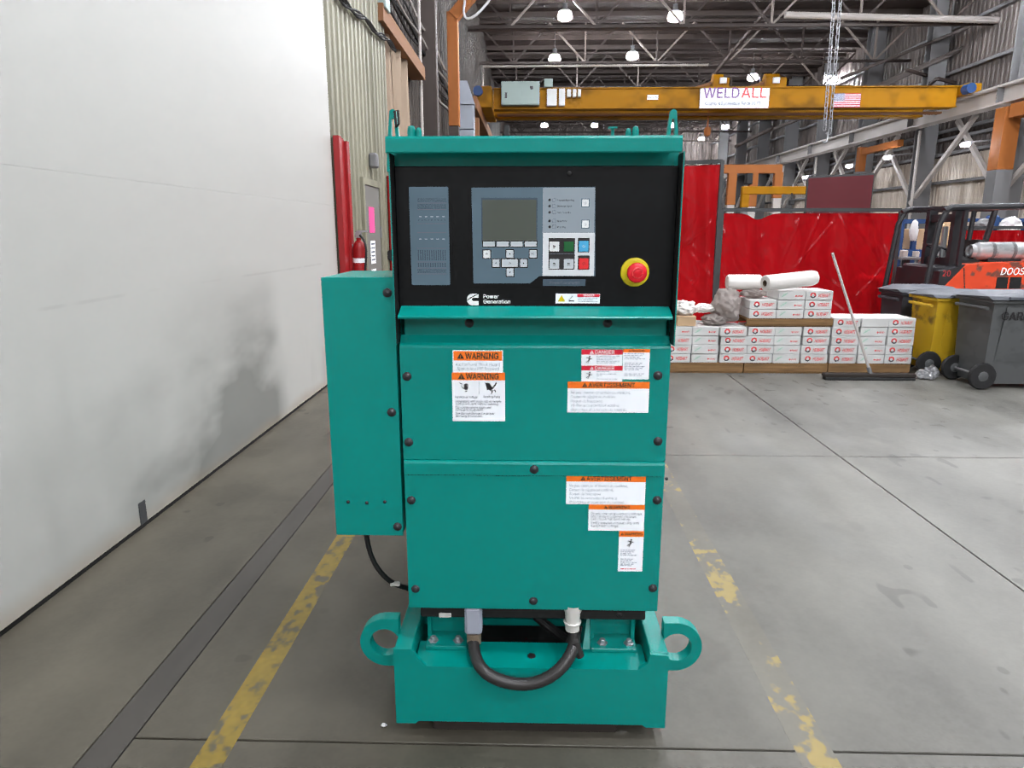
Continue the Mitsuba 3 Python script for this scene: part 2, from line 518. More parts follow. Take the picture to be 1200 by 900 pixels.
part('hose', t, tube(curve([(-1.88, 7.63, 1.5), (-1.82, 7.6, 1.42), (-1.82, 7.6, 1.2), (-1.83, 7.6, 1.1)], 10), .012, 6), 'm_rubber')
part('bracket', t, bx(-1.975, -1.95, 7.64, 7.68, 1.1, 1.4), 'm_steel_grey', False)

# things along the left wall, further back
t = thing('wooden_beam', 'brown wooden beam running along the left wall above the hanging tarp', 'beam')
put(t, hull([(-2.24, y, z) for y in (9.9, 13.6) for z in (4.28, 4.5)] + [(-1.98, y, z) for y in (9.9, 13.6) for z in (4.28, 4.5)]), 'm_rust_brown', False)
ty = np.linspace(10.35, 12.25, 26); tz = np.linspace(.2, 4.3, 14)
vv = np.array([(-2.12 + .05 * math.sin(y * 9) + .05 * math.sin(y * 23 + z * .6), y + .10 * (z - 2) * (y - 11.3) * .3, z) for z in tz for y in ty])
ff = [(a, a + 1, a + 27) for r in range(13) for a in range(r * 26, r * 26 + 25)] + [(a, a + 27, a + 26) for r in range(13) for a in range(r * 26, r * 26 + 25)]
t = thing('tarp', 'beige plastic tarp hanging from the wooden beam on the left wall', 'tarp'); put(t, tm(vv, ff), 'm_tarp', True)
t = thing('junction_box', 'pale grey junction box high on the left wall', 'electrical box'); put(t, bx(-2.06, -1.95, 9.95, 10.25, 4.46, 4.95, .01), 'm_cabinet_green', False)
for k in range(7):
    t = thing('wall_conduit', 'thin cable run high along the left wall, among several', 'cable', 'cables along the left wall')
    z, x = 4.65 + k * .13, -2.22 + .05 * (k % 4)
    put(t, tube(curve([(x, y, z + .05 * math.sin(y * 1.7 + k)) for y in np.linspace(10.3, 20, 9)], 30), .018 if k % 2 else .026, 5), 'm_steel_light' if k % 3 == 0 else 'm_rubber')
t = thing('cable_bundle', 'dark cables sagging along the top of the green sheet wall', 'cable')
put(t, [tube(curve([(-2.0, y, 3.9 + .9 * (y - 7.5) / 3 * .25 + .04 * math.sin(y * 5 + k)) for y in np.linspace(7.6, 10.8, 8)], 30), .014, 5) for k in range(3)], 'm_rubber')
for (y, w, m, z, l) in ((10.1, .10, 'steel_grey', 8, 'dark grey steel post at the end of the green sheet wall'), (13.7, .12, 'cloth_white', 6.5, 'pale pipe standing against the dark left wall'), (14.6, .2, 'steel_brown', ROOF, 'brown steel column behind the pale pipe by the left wall'), (16.0, .1, 'steel_grey', 8, 'thin grey pipe right of the brown steel column')):
    t = thing('wall_post', l, 'post')
    put(t, bx(-2.22, -2.22 + w * 1.6, y, y + w, 0, z, .01) if m != 'cloth_white' else cyl((-2.08, y, 0), (-2.08, y, z), .03, 10), 'm_' + m if m != 'cloth_white' else 'm_steel_light', 30)
t = thing('red_pipe', 'red pipe beside the generator hood at the end of the green wall', 'pipe')
put(t, cyl((-2.0, 10.0, .6), (-2.0, 10.0, 2.3), .04, 10), 'm_red_safety')
part('valve', t, [cyl((-2.0, 9.94, 1.2), (-2.0, 10.06, 1.2), .08, 10), bx(-2.08, -1.94, 9.96, 10.04, .3, .64)], 'm_rubber')
t = thing('jib_crane', 'rusty orange jib crane post with raised arm by the left wall', 'jib crane')
part('post', t, bx(-2.05, -1.82, 18.0, 18.25, 0, 6.6, .01), 'm_steel_brown', False)
part('sleeve', t, bx(-2.06, -1.80, 17.96, 18.26, 4.1, 6.7, .01), 'm_jib_orange', False, 'orange upper sleeve')
part('arm', t, bar((-1.9, 18.05, 6.6), (-.6, 18.05, 8.0), .26), 'm_jib_orange', False)
part('cable', t, tube(curve([(-.9, 17.9, 7.6), (-1.2, 17.85, 6.7), (-1.55, 17.85, 6.5), (-1.6, 17.85, 6.9)], 14), .03, 6), 'm_cloth_white')
t = thing('air_duct', 'silver sheet metal duct with bends against the left wall', 'duct')
for k, (z0, z1) in enumerate(((0, 1.2), (1.2, 2.4), (2.4, 3.4), (3.4, 4.25), (4.25, 4.9))):
    part('section', t, bx(-2.05, -1.58, 19.8, 20.2, z0 + .015, z1, .01), 'm_duct', False)
part('elbow', t, hull([(-2.2, 19.75, 4.9), (-1.55, 19.75, 4.9), (-2.2, 20.2, 4.9), (-1.55, 20.2, 4.9), (-2.2, 19.75, 5.5), (-2.2, 20.2, 5.5), (-1.75, 19.75, 5.5), (-1.75, 20.2, 5.5)]), 'm_duct', False)
t = thing('rust_column', 'rusty brown column right of the silver duct', 'column')
put(t, bx(-1.95, -1.6, 22, 22.3, 0, 4.9, .01), 'm_rust_brown', False)

wf = struct('wall_far')
put(wf, bx(X0, X1, YF + .05, YF + .2, 0, ROOF), 'm_grey_sheet', False)
for k, x in enumerate(np.arange(X0, X1 - .1, 3.05)):
    part('sheet', wf, corr((x, YF, 0), (1, 0, 0), (0, -1, 0), 3.03, ROOF, .5, .06), 'm_grey_sheet', False)
wb = struct('wall_back')
put(wb, bx(X0, X1, YB - .1, YB, 0, ROOF), 'm_grey_sheet', False)

wr = struct('wall_right')
put(wr, bx(X1 + .03, X1 + .2, YB, YF, 0, ROOF), 'm_grey_sheet', False)
edges = list(np.arange(20, 36, 1.0)) + list(np.arange(36, YF + .1, 4.0))
for y0, y1 in zip(edges[:-1], edges[1:]):
    part('lower_sheet', wr, corr((X1, y0, 0), (0, 1, 0), (-1, 0, 0), y1 - y0 - .01, 4.3, .2 if y0 < 36 else .5, .035), 'm_cream_sheet', False)
    part('upper_sheet', wr, corr((X1, y0, 4.3), (0, 1, 0), (-1, 0, 0), y1 - y0 - .01, ROOF - 4.3, .25 if y0 < 36 else .5, .04), 'm_grey_sheet', False)
for z in (1.6, 3.3, 4.35, 4.9, 5.2, 7.3, 8.9):
    part('girt', wr, bx(X1 - .2, X1 - .04, 20, YF, z, z + .1), 'm_steel_grey', False)
for y in (18.0, 23.2, 28.4, 33.4, 38.2, 43.0, 48, 53, 58):
    c = part('column', wr, [bx(15.1, 15.75, y - .03, y + .0, 0, ROOF), bx(15.1, 15.75, y + .37, y + .4, 0, ROOF), bx(15.4, 15.44, y, y + .38, 0, ROOF)], 'm_steel_grey', False)
    part('crossing_brace', wr, bar((15.2, y + .3, 2.6), (15.2, y - 3.2, 5.4), .14), 'm_steel_light', False)
    part('crossing_brace', wr, bar((15.3, y + .3, 2.6), (15.3, y + 3.2, 5.4), .14), 'm_steel_light', False)
    part('downpipe', wr, cyl((15.0, y - .15, 0), (15.0, y - .15, 5.3), .06, 8), 'm_steel_light')

t = thing('runway_beam', 'long grey steel crane runway beam along the right wall', 'crane beam')
ib = Polygon([(14.6, 5.40), (15.1, 5.40), (15.1, 5.46), (14.88, 5.46), (14.88, 5.92), (15.1, 5.92), (15.1, 5.98), (14.6, 5.98), (14.6, 5.92), (14.82, 5.92), (14.82, 5.46), (14.6, 5.46)])
put(t, extr_xz(ib, 12, YF), 'm_steel_light', False)
part('rail', t, bx(14.8, 14.9, 12, YF, 5.98, 6.05), 'm_steel_grey', False)
for y in (23.2, 28.4, 33.4, 38.2, 43.0):
    part('stiffener', t, bx(14.61, 15.09, y + .1, y + .13, 5.46, 5.92), 'm_steel_grey', False)
t = thing('runway_beam', 'brown crane runway beam along the left wall under the crane end', 'crane beam')
put(t, bx(-2.1, -1.7, 22.6, YF, 5.25, 5.62, .01), 'm_rust_brown', False)

# bridge crane
t = thing('bridge_crane', 'yellow double girder bridge crane spanning the hall', 'crane')
for y in (25.0, 27.0):
    g = part('girder', t, bx(-1.3 if y < 26 else -1.6, 14.35, y, y + .45, 5.66, 6.26, .01), 'm_crane_yellow', False)
    part('flange', g, [bx(-1.3, 14.35, y - .05, y + .5, 5.62, 5.66), bx(-1.3, 14.35, y - .05, y + .5, 6.26, 6.3)], 'm_crane_yellow', False)
part('walkway', t, bx(-1.2, 14.2, 25.5, 25.8, 5.5, 5.56), 'm_rust_brown', False, 'brown walkway below the girder')
for x in (-1.75, 14.5):
    e = part('end_truck', t, bx(x - .12, x + .4, 24.6, 27.9, 5.98 if x > 0 else 5.62, 6.3, .02), 'm_crane_yellow', False)
    part('motor', e, cyl((x - .05, 24.4, 6.12), (x - .05, 24.75, 6.12), .16, 12), 'm_blue')
for k, (a, b) in enumerate((((836, 92), (855, 104)), ((898, 91), (922, 105)))):
    r = R(*a, *b, 25.1)
    c = part('hoist_trolley', t, bx(r[0], r[1], 25.1, 26.9, 6.3, 6.62, .02), 'm_crane_yellow', False)
    part('hoist_drum', c, cyl((r[0] + .1, 25.7, 6.65), (r[1] - .1, 25.7, 6.65), .2, 12), 'm_crane_yellow')
    part('control_box', c, bx(r[0] + .2, r[0] + .42, 25.0, 25.1, 6.42, 6.6), 'm_panel_box', False)
    part('cable_guide', c, bar((r[0], 25.4, 6.5), (r[0] - .7, 25.4, 6.3), .08), 'm_rust_brown', False)
c = part('electrical_cabinet', t, bx(-1.03, .27, 24.7, 25.0, 5.71, 6.46, .01), 'm_cabinet_green', False, 'pale green electrical cabinet with two doors')
part('door', c, bx(-1.01, -.37, 24.685, 24.7, 5.73, 6.44, .004), 'm_cabinet_green', False)
part('door', c, bx(-.35, .25, 24.685, 24.7, 5.73, 6.44, .004), 'm_cabinet_green', False)
part('handle', c, [bx(-.9, -.83, 24.66, 24.69, 5.92, 6.1), bx(-.05, .05, 24.66, 24.69, 6.2, 6.3)], 'm_box_dark', False)
for x0, x1, z0, z1 in ((.52, .86, 5.70, 6.24), (.93, 1.14, 5.70, 6.24), (1.2, 1.34, 5.98, 6.22), (1.4, 1.52, 5.98, 6.22), (1.57, 1.68, 5.98, 6.22), (.42, .72, 6.3, 6.56)):
    part('switch_box', t, bx(x0, x1, 24.8, 25.0, z0, z1, .01), 'm_panel_box' if z0 < 6.2 else 'm_cabinet_green', False)
pl = part('capacity_plate', t, bx(3.95, 4.32, 24.98, 25.0, 5.9, 6.06), 'm_label_white', False)
part('lettering', pl, words('10 TON', 0, 5.95, .06, 24.98, center=4.135), 'm_blue', False)
part('hook_block', t, [lathe([(0, 0), (.1, .05), (.13, .2), (.1, .32), (0, .34)], 12, at_=(6.35, 26.2, 4.85)), cyl((6.35, 26.2, 5.15), (6.35, 26.2, 6.3), .03, 6)], 'm_jib_orange')
t = thing('banner', 'white banner reading WELDALL on the yellow crane girder', 'banner')
r = R(820, 103.5, 901, 127, 24.945); put(t, bx(r[0], r[1], 24.915, 24.945, r[2], r[3]), 'm_banner', False)
W = r[1] - r[0]
part('lettering', t, words('WELD', 0, r[2] + .33, .33, 24.915, width=W * .52, center=r[0] + W * .305), 'm_purple', False, 'large purple letters')
part('lettering', t, words('ALL', 0, r[2] + .33, .33, 24.915, width=W * .37, center=r[0] + W * .775), 'm_box_red', False, 'large red letters')
part('small_lettering', t, words('Quality & Excellence Since 1973', 0, r[2] + .1, .1, 24.915, width=W * .8, center=r[0] + W * .48), 'm_blue', False)
t = thing('flag', 'striped flag with blue canton on the yellow crane girder', 'flag')
r = R(976.5, 109.5, 1008, 126, 24.945)
part('cloth', t, bx(r[0], r[1], 24.93, 24.945, r[2], r[3]), 'm_banner', False)
hs = (r[3] - r[2]) / 13
for k in range(0, 13, 2):
    part('stripe', t, bx(r[0], r[1], 24.922, 24.93, r[2] + k * hs, r[2] + (k + 1) * hs), 'm_flag_red', False)
cw = (r[1] - r[0]) * .4
cn = part('canton', t, bx(r[0], r[0] + cw, 24.914, 24.922, r[3] - 7 * hs, r[3]), 'm_flag_blue', False)
st = []
for a in range(9):
    for b in range(6 if a % 2 == 0 else 5):
        cx, cz = r[0] + cw * ((b * 2 + 1 + (a % 2)) / 12), r[3] - 7 * hs * (a + 1) / 10
        st.append(extr_xz(Polygon([(cx + (.022 if i % 2 == 0 else .009) * math.sin(i * math.pi / 5), cz + (.022 if i % 2 == 0 else .009) * math.cos(i * math.pi / 5)) for i in range(10)]), 24.91, 24.914))
part('stars', cn, st, 'm_banner', False, kind='stuff')

# lamps
bowl = mikit.ply(lathe([(.0, 0), (.14, .0), (.25, .05), (.28, .13), (.22, .30)], 20), 'm_panel_white', True)
shell = mikit.ply(trimesh.util.concatenate([lathe([(.225, .30), (.12, .40), (.0, .41)], 16), lathe([(0, .4), (.09, .4), (.09, .58), (0, .58)], 12)]), 'm_lamp_shell', 40)


def high_bay(x, y, z, label, group=None, hang=ROOF, power=1.0):
    t = thing('high_bay_lamp', label, 'lamp', group)
    k = fresh('refractor', t)
    scene[k] = {**bowl, 'to_world': T().translate([x, y, z]), 'emitter': {'type': 'area', 'radiance': {'type': 'rgb', 'value': [LAMP * power * c for c in LAMP_TINT]}}}
    part('housing', t, shell, None, to=T().translate([x, y, z]))
    part('hanger', t, cyl((x, y, z + .58), (x, y, hang), .015, 6), 'm_steel_grey')


lamp_spots = [((662, 19), 'leftmost high bay lamp of the front row along the top', 9.0), ((650, 69), 'high bay lamp just above the small grey box on the crane', 9.0),
              ((791, 20), 'high bay lamp at the top, second from left in the front row', 9.0), ((741, 66), 'high bay lamp above the crane girder between switch boxes and banner', 9.0),
              ((882, 91), 'high bay lamp between the two crane hoist trolleys', 9.0), ((973, 93), 'high bay lamp hanging beside the chain above the flag', 9.0),
              ((638, 147), 'far high bay lamp just above the generator hood, leftmost', 9.0), ((697, 147), 'far high bay lamp just above the middle of the generator hood', 9.0),
              ((788, 147), 'far high bay lamp behind the right lifting eye', 9.0), ((850, 149), 'far high bay lamp below the banner right of the generator hood', 9.0), ((817, 166), 'farthest high bay lamp, low right of the generator hood', 9.0)]
for (px, py), l, z in lamp_spots:
    d = FWD * FOC + RIGHT * (px - 600) - UP * (py - 450)
    p = EYE + d * (z + .15 - EYE[2]) / d[2]
    high_bay(p[0], min(p[1], 62), z, l)
for y in (-20.0, -14.5, -9.0, -3.8, 0.6, 7.4, 12.7, 18.0):  # unseen lamps, added and spaced to brighten the machine front and lip
    for x in (1.1, 5.0, 10.6):
        high_bay(x, y, 9.0, 'unseen high bay lamp under the roof, added for its light', 'added high bay lamps overhead')
for y in (7.4, 12.7, 18.0, 23.0):  # more unseen lamps, added to brighten the right wall
    high_bay(14.3, y, 9.0, 'unseen high bay lamp under the roof, added for its light', 'added high bay lamps overhead')
for (px, py), l in (((1040, 185), 'small wall lamp below the short orange jib on the right wall'), ((1131, 170), 'small wall lamp on the diagonal brace by the right wall'), ((944, 208), 'small wall lamp left of the maroon screen'), ((995, 195), 'small wall lamp just above the maroon screen'), ((912, 221), 'small lamp under the orange beam near the yellow beam')):
    p = at(px, py, 15.2 * 800 / (px - 622) * .99)
    t = thing('wall_lamp', l, 'lamp')
    k = fresh('lens', t)
    scene[k] = {**mikit.ply(lathe([(0, 0), (.12, .02), (.16, .1), (.1, .16), (0, .16)], 12), 'm_panel_white', True), 'to_world': T().translate([float(p[0]), float(p[1]), float(p[2]) - .08]),
                'emitter': {'type': 'area', 'radiance': {'type': 'rgb', 'value': [14.0, 14.0, 14.5]}}}
    part('arm', t, bar((p[0], p[1], p[2] + .08), (15.4 if p[0] < 15.4 else 16, p[1], p[2] + .2), .05), 'm_steel_grey', False)

# hanging chain
t = thing('chain', 'two long strands of steel chain hanging in front of the crane', 'chain')
ring = [(.045 * math.cos(a), 0, .045 * math.sin(a) + (.05 if math.sin(a) > 0 else -.05)) for a in np.linspace(0, 2 * np.pi, 12, endpoint=False)]
link = tube(ring, .014, 5, closed=True)


def strand(p0, p1):
    p0, p1 = np.array(p0), np.array(p1)
    n = int(np.linalg.norm(p1 - p0) / .15)
    out = []
    for i in range(n):
        m = link.copy()
        m.apply_transform(trimesh.transformations.rotation_matrix(math.pi / 2 * (i % 2) + .5, [0, 0, 1]))
        m.apply_translation(p0 + (p1 - p0) * i / n)
        out.append(m)
    return out


c0 = at(979, 20, 20.9); c1 = at(968, 160, 20.9)
part('strand', t, strand((c0[0] + .08, 20.9, 8.5), (c1[0] + .1, 20.9, c1[2])), 'm_zinc', True)
part('strand', t, strand((c0[0] - .1, 20.9, 8.5), (c1[0] - .06, 20.9, c1[2] + .1)), 'm_zinc', True)
part('hook', t, tube(curve([(c1[0], 20.9, c1[2] + .1), (c1[0] + .05, 20.9, c1[2] - .05), (c1[0], 20.9, c1[2] - .16), (c1[0] - .1, 20.9, c1[2] - .1)], 12), .03, 8), 'm_zinc')

# jib cranes and columns of the right side
def jib(name_label, x, y, ztop, arm, zlow, w=.3):
    t = thing('jib_crane', name_label, 'jib crane')
    part('post', t, bx(x - w / 2, x + w / 2, y, y + w, 0, zlow, .01), 'm_steel_grey', False)
    part('sleeve', t, bx(x - w / 2, x + w / 2, y, y + w, zlow, ztop, .01), 'm_jib_orange', False)
    for q in arm:
        part('arm', t, bar(*q, w * .8), 'm_jib_orange', False)
    return t


jib('orange jib crane on a grey post at the right edge', 14.75, 22.6, 5.25, [((14.75, 22.5, 5.1), (14.9, 18.0, 5.1))], 3.4, .5)
p, q = at(1012, 178, 31), at(1048, 166, 29); jib('short orange jib crane left of the grey column', p[0], 31.0, p[2] + .2, [((p[0], 31.1, p[2]), (q[0], 28.5, q[2] - .1))], p[2] - .8, .3)
y = 24.0
a, b = at(845, 198, y), at(917, 198, y)
t = thing('jib_crane', 'orange jib crane with several posts behind the red curtains', 'jib crane')
part('arm', t, bx(a[0], b[0], y, y + .2, a[2] - .14, a[2] + .14, .01), 'm_jib_orange', False)
for px, l in ((858, 240), (883, 242), (912, 232)):
    x = at(px, 220, y)[0]; zl = at(px, l, y)[2]
    part('post', t, bx(x - .14, x + .14, y, y + .2, zl, a[2] - .1, .01), 'm_jib_orange', False)
    part('lower_post', t, bx(x - .12, x + .12, y + .02, y + .18, 0, zl, .01), 'm_steel_light', False)
part('hoist', t, bx(at(874, 212, y)[0], at(881, 212, y)[0], y - .1, y + .2, at(874, 216, y)[2], a[2] - .14, .02), 'm_rubber', False)
y = 19.0
a, b, c = at(870, 223, y), at(968, 225, y), at(876, 243, y)
t = thing('jib_crane', 'yellow jib beam on a short post left of the maroon screen', 'jib crane')
part('arm', t, bx(a[0], b[0], y, y + .16, a[2] - .1, a[2] + .1, .01), 'm_crane_yellow', False)
part('post', t, bx(a[0], a[0] + .2, y, y + .16, c[2], a[2] - .1, .01), 'm_crane_yellow', False)
part('lower_post', t, bx(a[0] + .02, a[0] + .18, y + .02, y + .14, 0, c[2], .01), 'm_steel_grey', False)
part('pendant', t, [cyl(at(928, 226, y), at(928, 236, y), .015, 6), bx(*[at(925, 234, y)[0], at(931, 234, y)[0]], y - .05, y + .05, at(928, 240, y)[2], at(928, 234, y)[2], .01)], 'm_rubber', False)

# ---------------------------------------------------------------- welding curtains
def curtain(label, x0, x1, z0, z1, y0, y1, waves, seed, dips=()):
    t = thing('welding_curtain', label, 'curtain')
    nu, nv = 150, 80
    v = []
    cr_ = random.Random(seed)
    W_, H_ = x1 - x0, z1 - z0
    folds = []
    for _ in range(26):
        a, b, ang, ln = cr_.uniform(0, W_), z0 + cr_.uniform(.1, 1.0) * H_, cr_.choice([-1, -1, 1]) * cr_.uniform(.6, 1.3), cr_.uniform(.15, .6)
        folds.append((a, b, math.cos(ang), math.sin(ang), ln, cr_.uniform(.008, .02), cr_.uniform(.018, .03)))
    for j in range(nv):
        for i in range(nu):
            u, w = i / (nu - 1), j / (nv - 1)
            zt = z1 - sum(d * math.exp(-((u - c) / s) ** 2) for c, s, d in dips)
            z = z0 + (zt - z0) * w
            off = .030 * math.sin(u * waves * 6.28 + seed + .8 * math.sin(w * 2.1)) + .018 * math.sin(u * waves * 15 + w * 3 + seed) + .02 * math.sin((u * 1.3 + w) * 9 + seed) * (1 - w)
            off += .05 * (meshkit.fbm(np.array([u * 6, w * 4, seed]), 3, seed) - .5)
            for a, b, ca, sa, ln, am, wd in folds:
                dx_, dz_ = u * W_ - a, z - b
                al, pe = dx_ * ca + dz_ * sa, -dx_ * sa + dz_ * ca
                if abs(pe) < 4 * wd and abs(al) < 2 * ln:
                    off -= am * math.exp(-(pe / wd) ** 2 - (al / ln) ** 4)
            v.append((x0 + (x1 - x0) * u, y0 + (y1 - y0) * u + off, z))
    f = []
    for j in range(nv - 1):
        for i in range(nu - 1):
            a = j * nu + i
            f += [(a, a + 1, a + nu + 1), (a, a + nu + 1, a + nu)]
    part('sheet', t, tm(v, f), 'm_vinyl', True)
    fr = [bar((x0 - .03, y0, 0), (x0 - .03, y0, z1 + .06), .05), bar((x1 + .03, y1, 0), (x1 + .03, y1, z1 + .06), .05), bar((x0 - .03, y0, z1 + .05), (x1 + .03, y1, z1 + .05), .05)]
    for m in fr:
        part('frame_tube', t, m, 'm_frame_dark', False)
    for u in np.linspace(.04, .96, 9):
        part('hanging_ring', t, tube([(x0 + (x1 - x0) * u + .025 * math.cos(a), y0 + (y1 - y0) * u, z1 + .03 + .03 * math.sin(a)) for a in np.linspace(0, 6.28, 8, endpoint=False)], .004, 4, closed=True), 'm_zinc', False)
    for x, y in ((x0, y0), (x1, y1)):
        part('foot', t, bx(x - .03, x + .03, y - .3, y + .3, 0, .04), 'm_frame_dark', False)
    return t


curtain('red welding curtain in a dark frame behind the white cartons', at(845, 300, 10.6)[0], at(1049, 300, 10.6)[0], .15, at(950, 250, 10.6)[2], 10.6, 10.65, 3, 2, [(.2, .06, .09)])
curtain('taller red welding curtain just right of the generator set', .9, at(837, 300, 10.5)[0], .2, at(838, 193, 10.5)[2], 11.3, 10.5, 3, 5, [(.05, .25, .15)])
t = thing('welding_screen', 'maroon screen standing above and behind the red curtain', 'screen')
a, b = at(948, 209, 14), at(1024, 205, 14)
put(t, extr_xz([(a[0], .1), (b[0], .1), (b[0], b[2]), (a[0], a[2])], 14, 14.02), 'm_maroon', False)
part('frame_tube', t, [bar((a[0], 14.03, 0), (a[0], 14.03, a[2] + .03), .04), bar((b[0], 14.03, 0), (b[0], 14.03, b[2] + .03), .04), bar((a[0], 14.03, a[2] + .02), (b[0], 14.03, b[2] + .02), .04)], 'm_frame_dark', False)
x0, x1 = at(1124, 280, 12.5)[0], at(1215, 280, 12.5)[0]
z0, z1 = at(1160, 345, 12.5)[2], at(1160, 270, 12.5)[2]
curtain('low red welding curtain seen through the forklift cab', x0, x1, .1, z1, 12.5, 12.5, 6, 8)

# ---------------------------------------------------------------- pallets and cartons
def pallet(label, x0, x1, z0, y0=7.5, d=.95, h=.115):
    t = thing('pallet', label, 'pallet', None)
    for k in range(6):
        a = y0 + k * (d - .1) / 5
        part('deck_board', t, bx(x0, x1, a, a + .1, z0 + h - .02, z0 + h, .003), 'm_wood', False)
    for y in (y0, y0 + d / 2 - .02, y0 + d - .04):
        part('stringer', t, bx(x0, x1, y, y + .04, z0 + .016, z0 + h - .02, .003), 'm_wood', False)
    for k in range(3):
        a = y0 + .01 + k * (d - .12) / 2
        part('bottom_board', t, bx(x0, x1, a, a + .1, z0, z0 + .016, .003), 'm_wood', False)
    return t


pallet('wooden pallet under the leftmost carton stack', 1.38, 2.365, 0)
pallet('wooden pallet on the floor under the middle carton stack', 2.375, 3.29, 0)
pallet('wooden pallet under the right carton stack beside the broom', 3.30, 4.19, 0)
pallet('wooden pallet lying on top of the lower middle cartons', 2.37, 3.30, .525, h=.085)

BW, BH, BD = .288, .1, .42
carton = mikit.ply(bx(-BW / 2, BW / 2, 0, BD, 0, BH - .003, .004), 'm_box_white', False)
flap = mikit.ply(trimesh.util.concatenate([bx(-BW / 2 + .004, BW / 2 - .004, -.0012, 0, .006, BH - .012)]), 'm_box_white', False)
em = Point(0, 0).buffer(.031, 20).difference(Point(0, 0).buffer(.016, 16))
emblem_red = mikit.ply(extr_xz(em.intersection(sbox(-.05, -.008, .05, .05)), -.001, 0), 'm_box_red', False)
emblem_dark = mikit.ply(extr_xz(em.intersection(sbox(-.05, -.05, .05, -.008)), -.001, 0), 'm_box_dark', False)
big_text = mikit.ply(words('HOBART', -.018, .030, .036, 0, width=.125, bold=True, depth=.001, slant=.2), 'm_box_red', False)
small_text = mikit.ply(trimesh.util.concatenate([words('HOBART', .055, .034, .016, 0, width=.06, bold=True, depth=.001), extr_xz(Point(.042, .042).buffer(.009, 6), -.001, 0)]), 'm_box_red', False)
swirl = mikit.ply(extr_xz(Polygon([(-.12, .03), (-.105, .03), (-.04, .075), (-.06, .075)]).union(Polygon([(-.1, .06), (-.09, .062), (-.075, .05), (-.085, .05)])), -.0008, 0), 'm_box_green', False)
ORD = ['bottom carton', 'second carton from bottom', 'third carton from bottom', 'fourth carton from bottom', 'fifth carton from bottom']


def wire_box(x, z, kind, label, dy=0.0, rz=0.0):
    t = thing('wire_carton', label, 'carton', 'white welding wire cartons on the pallets')
    w = T().translate([x, 7.5 + dy, z]).rotate([0, 0, 1], rz)
    k = fresh('box', t); scene[k] = {**carton, 'to_world': w}
    if kind == 'big':
        for nm, m, dx, dz in (('emblem', emblem_red, -.07, .05), ('emblem', emblem_dark, -.07, .05), ('lettering', big_text, 0, 0)):
            k = fresh(nm, t); scene[k] = {**m, 'to_world': w @ T().translate([dx, 0, dz])}
    elif kind == 'small':
        for nm, m in (('lettering', small_text), ('printed_swirl', swirl)):
            k = fresh(nm, t); scene[k] = {**m, 'to_world': w}
    return t


z0 = .117
columns = [  # x, z, kinds from the bottom, words
    (1.635, z0, ['big', 'big', 'big', 'small'], 'first column from the left, beside the generator set'),
    (1.93, z0, ['small', 'small', 'small', 'small'], 'second column from the left'),
    (2.25, z0, ['big', 'big', 'big', 'big'], 'third column from the left, its top carton jutting out'),
    (2.535, z0, ['big'] * 4, 'left column under the raised pallet'),
    (2.83, z0, ['small'] * 4, 'middle column under the raised pallet'),
    (3.135, z0, ['big'] * 4, 'right column under the raised pallet'),
    (2.535, .613, ['big'] * 2, 'left column on the raised pallet'),
    (2.83, .613, ['small'] * 3, 'middle column on the raised pallet'),
    (3.125, .613, ['big'] * 3, 'right column on the raised pallet'),
    (3.45, z0, ['big'] * 5, 'left column of the right stack'),
    (3.75, z0, ['small'] * 4 + ['plain'], 'middle column of the right stack'),
    (4.045, z0, ['big'] * 5, 'right column of the right stack, by the bins')]
for x, z, kinds, where in columns:
    for k, kd in enumerate(kinds):
        name = 'top carton' if k == len(kinds) - 1 else ORD[k]
        top = k == len(kinds) - 1
        print_ = {'big': 'white red-lettered', 'small': 'white small-print', 'plain': 'plain white'}[kd]
        dx = -.025 if (top and abs(x - 2.25) < .01) else rng.uniform(-.006, .006)
        wire_box(x + dx, z + k * (BH + .001), kd, f'{print_} {name}, {where}', dy=(-.03 if abs(x - 2.25) < .01 and top else rng.uniform(-.008, .008)), rz=rng.uniform(-1.2, 1.2))

# rolls, wrap and bags on the cartons
t = thing('film_roll', 'large white plastic film roll lying on the top cartons', 'roll')
a, b = np.array([2.50, 7.40, 1.0]), np.array([3.10, 7.62, 1.045])
ax = (b - a) / np.linalg.norm(b - a)
rm = lathe([(.034, -.005), (.082, 0), (.085, .01), (.085, .60), (.075, .645), (.03, .65), (0, .65)], 24, 'x')
tr = trimesh.geometry.align_vectors([1, 0, 0], ax); tr[:3, 3] = a
rm.apply_transform(tr); put(t, rm, 'm_film', 40)
cm = lathe([(.034, -.006), (.030, -.006), (.030, .2), (0, .2)], 20, 'x'); cm.apply_transform(tr)
part('cardboard_core', t, cm, 'm_brass_brown', 40)
t = thing('film_roll', 'shorter white wrapped roll behind and left of the large film roll', 'roll')
rm = lathe([(0, 0), (.07, .0), (.085, .02), (.085, .36), (.07, .38), (0, .38)], 18, 'x', at_=(2.2, 7.78, .985)); put(t, rm, 'm_film', 40)
t = thing('plastic_wrap', 'crumpled clear plastic wrap heaped left on the raised pallet', 'plastic wrap')
put(t, trimesh.util.concatenate([crumple((2.2, 7.74, .72), (.32, .42, .40), 3, 4, .3, 2.6), crumple((2.50, 7.76, .865), (.28, .26, .10), 4, 4, .3, 2.6)]), 'm_wrap', True)
t = thing('carton', 'small tan carton on the leftmost white cartons', 'carton'); put(t, bx(1.62, 1.82, 7.52, 7.8, .523, .63, .004), 'm_carton', False)
t = thing('plastic_bag', 'white plastic bag on the small tan carton by the generator set', 'plastic bag'); put(t, crumple((1.72, 7.68, .70), (.26, .3, .18), 6, 4, .35, 3.0), 'm_film', True)
t = thing('plastic_bag', 'clear plastic wrap crumpled on the second column of cartons', 'plastic bag'); put(t, crumple((2.06, 7.68, .575), (.28, .30, .12), 9, 4, .35, 3.0), 'm_wrap', True)
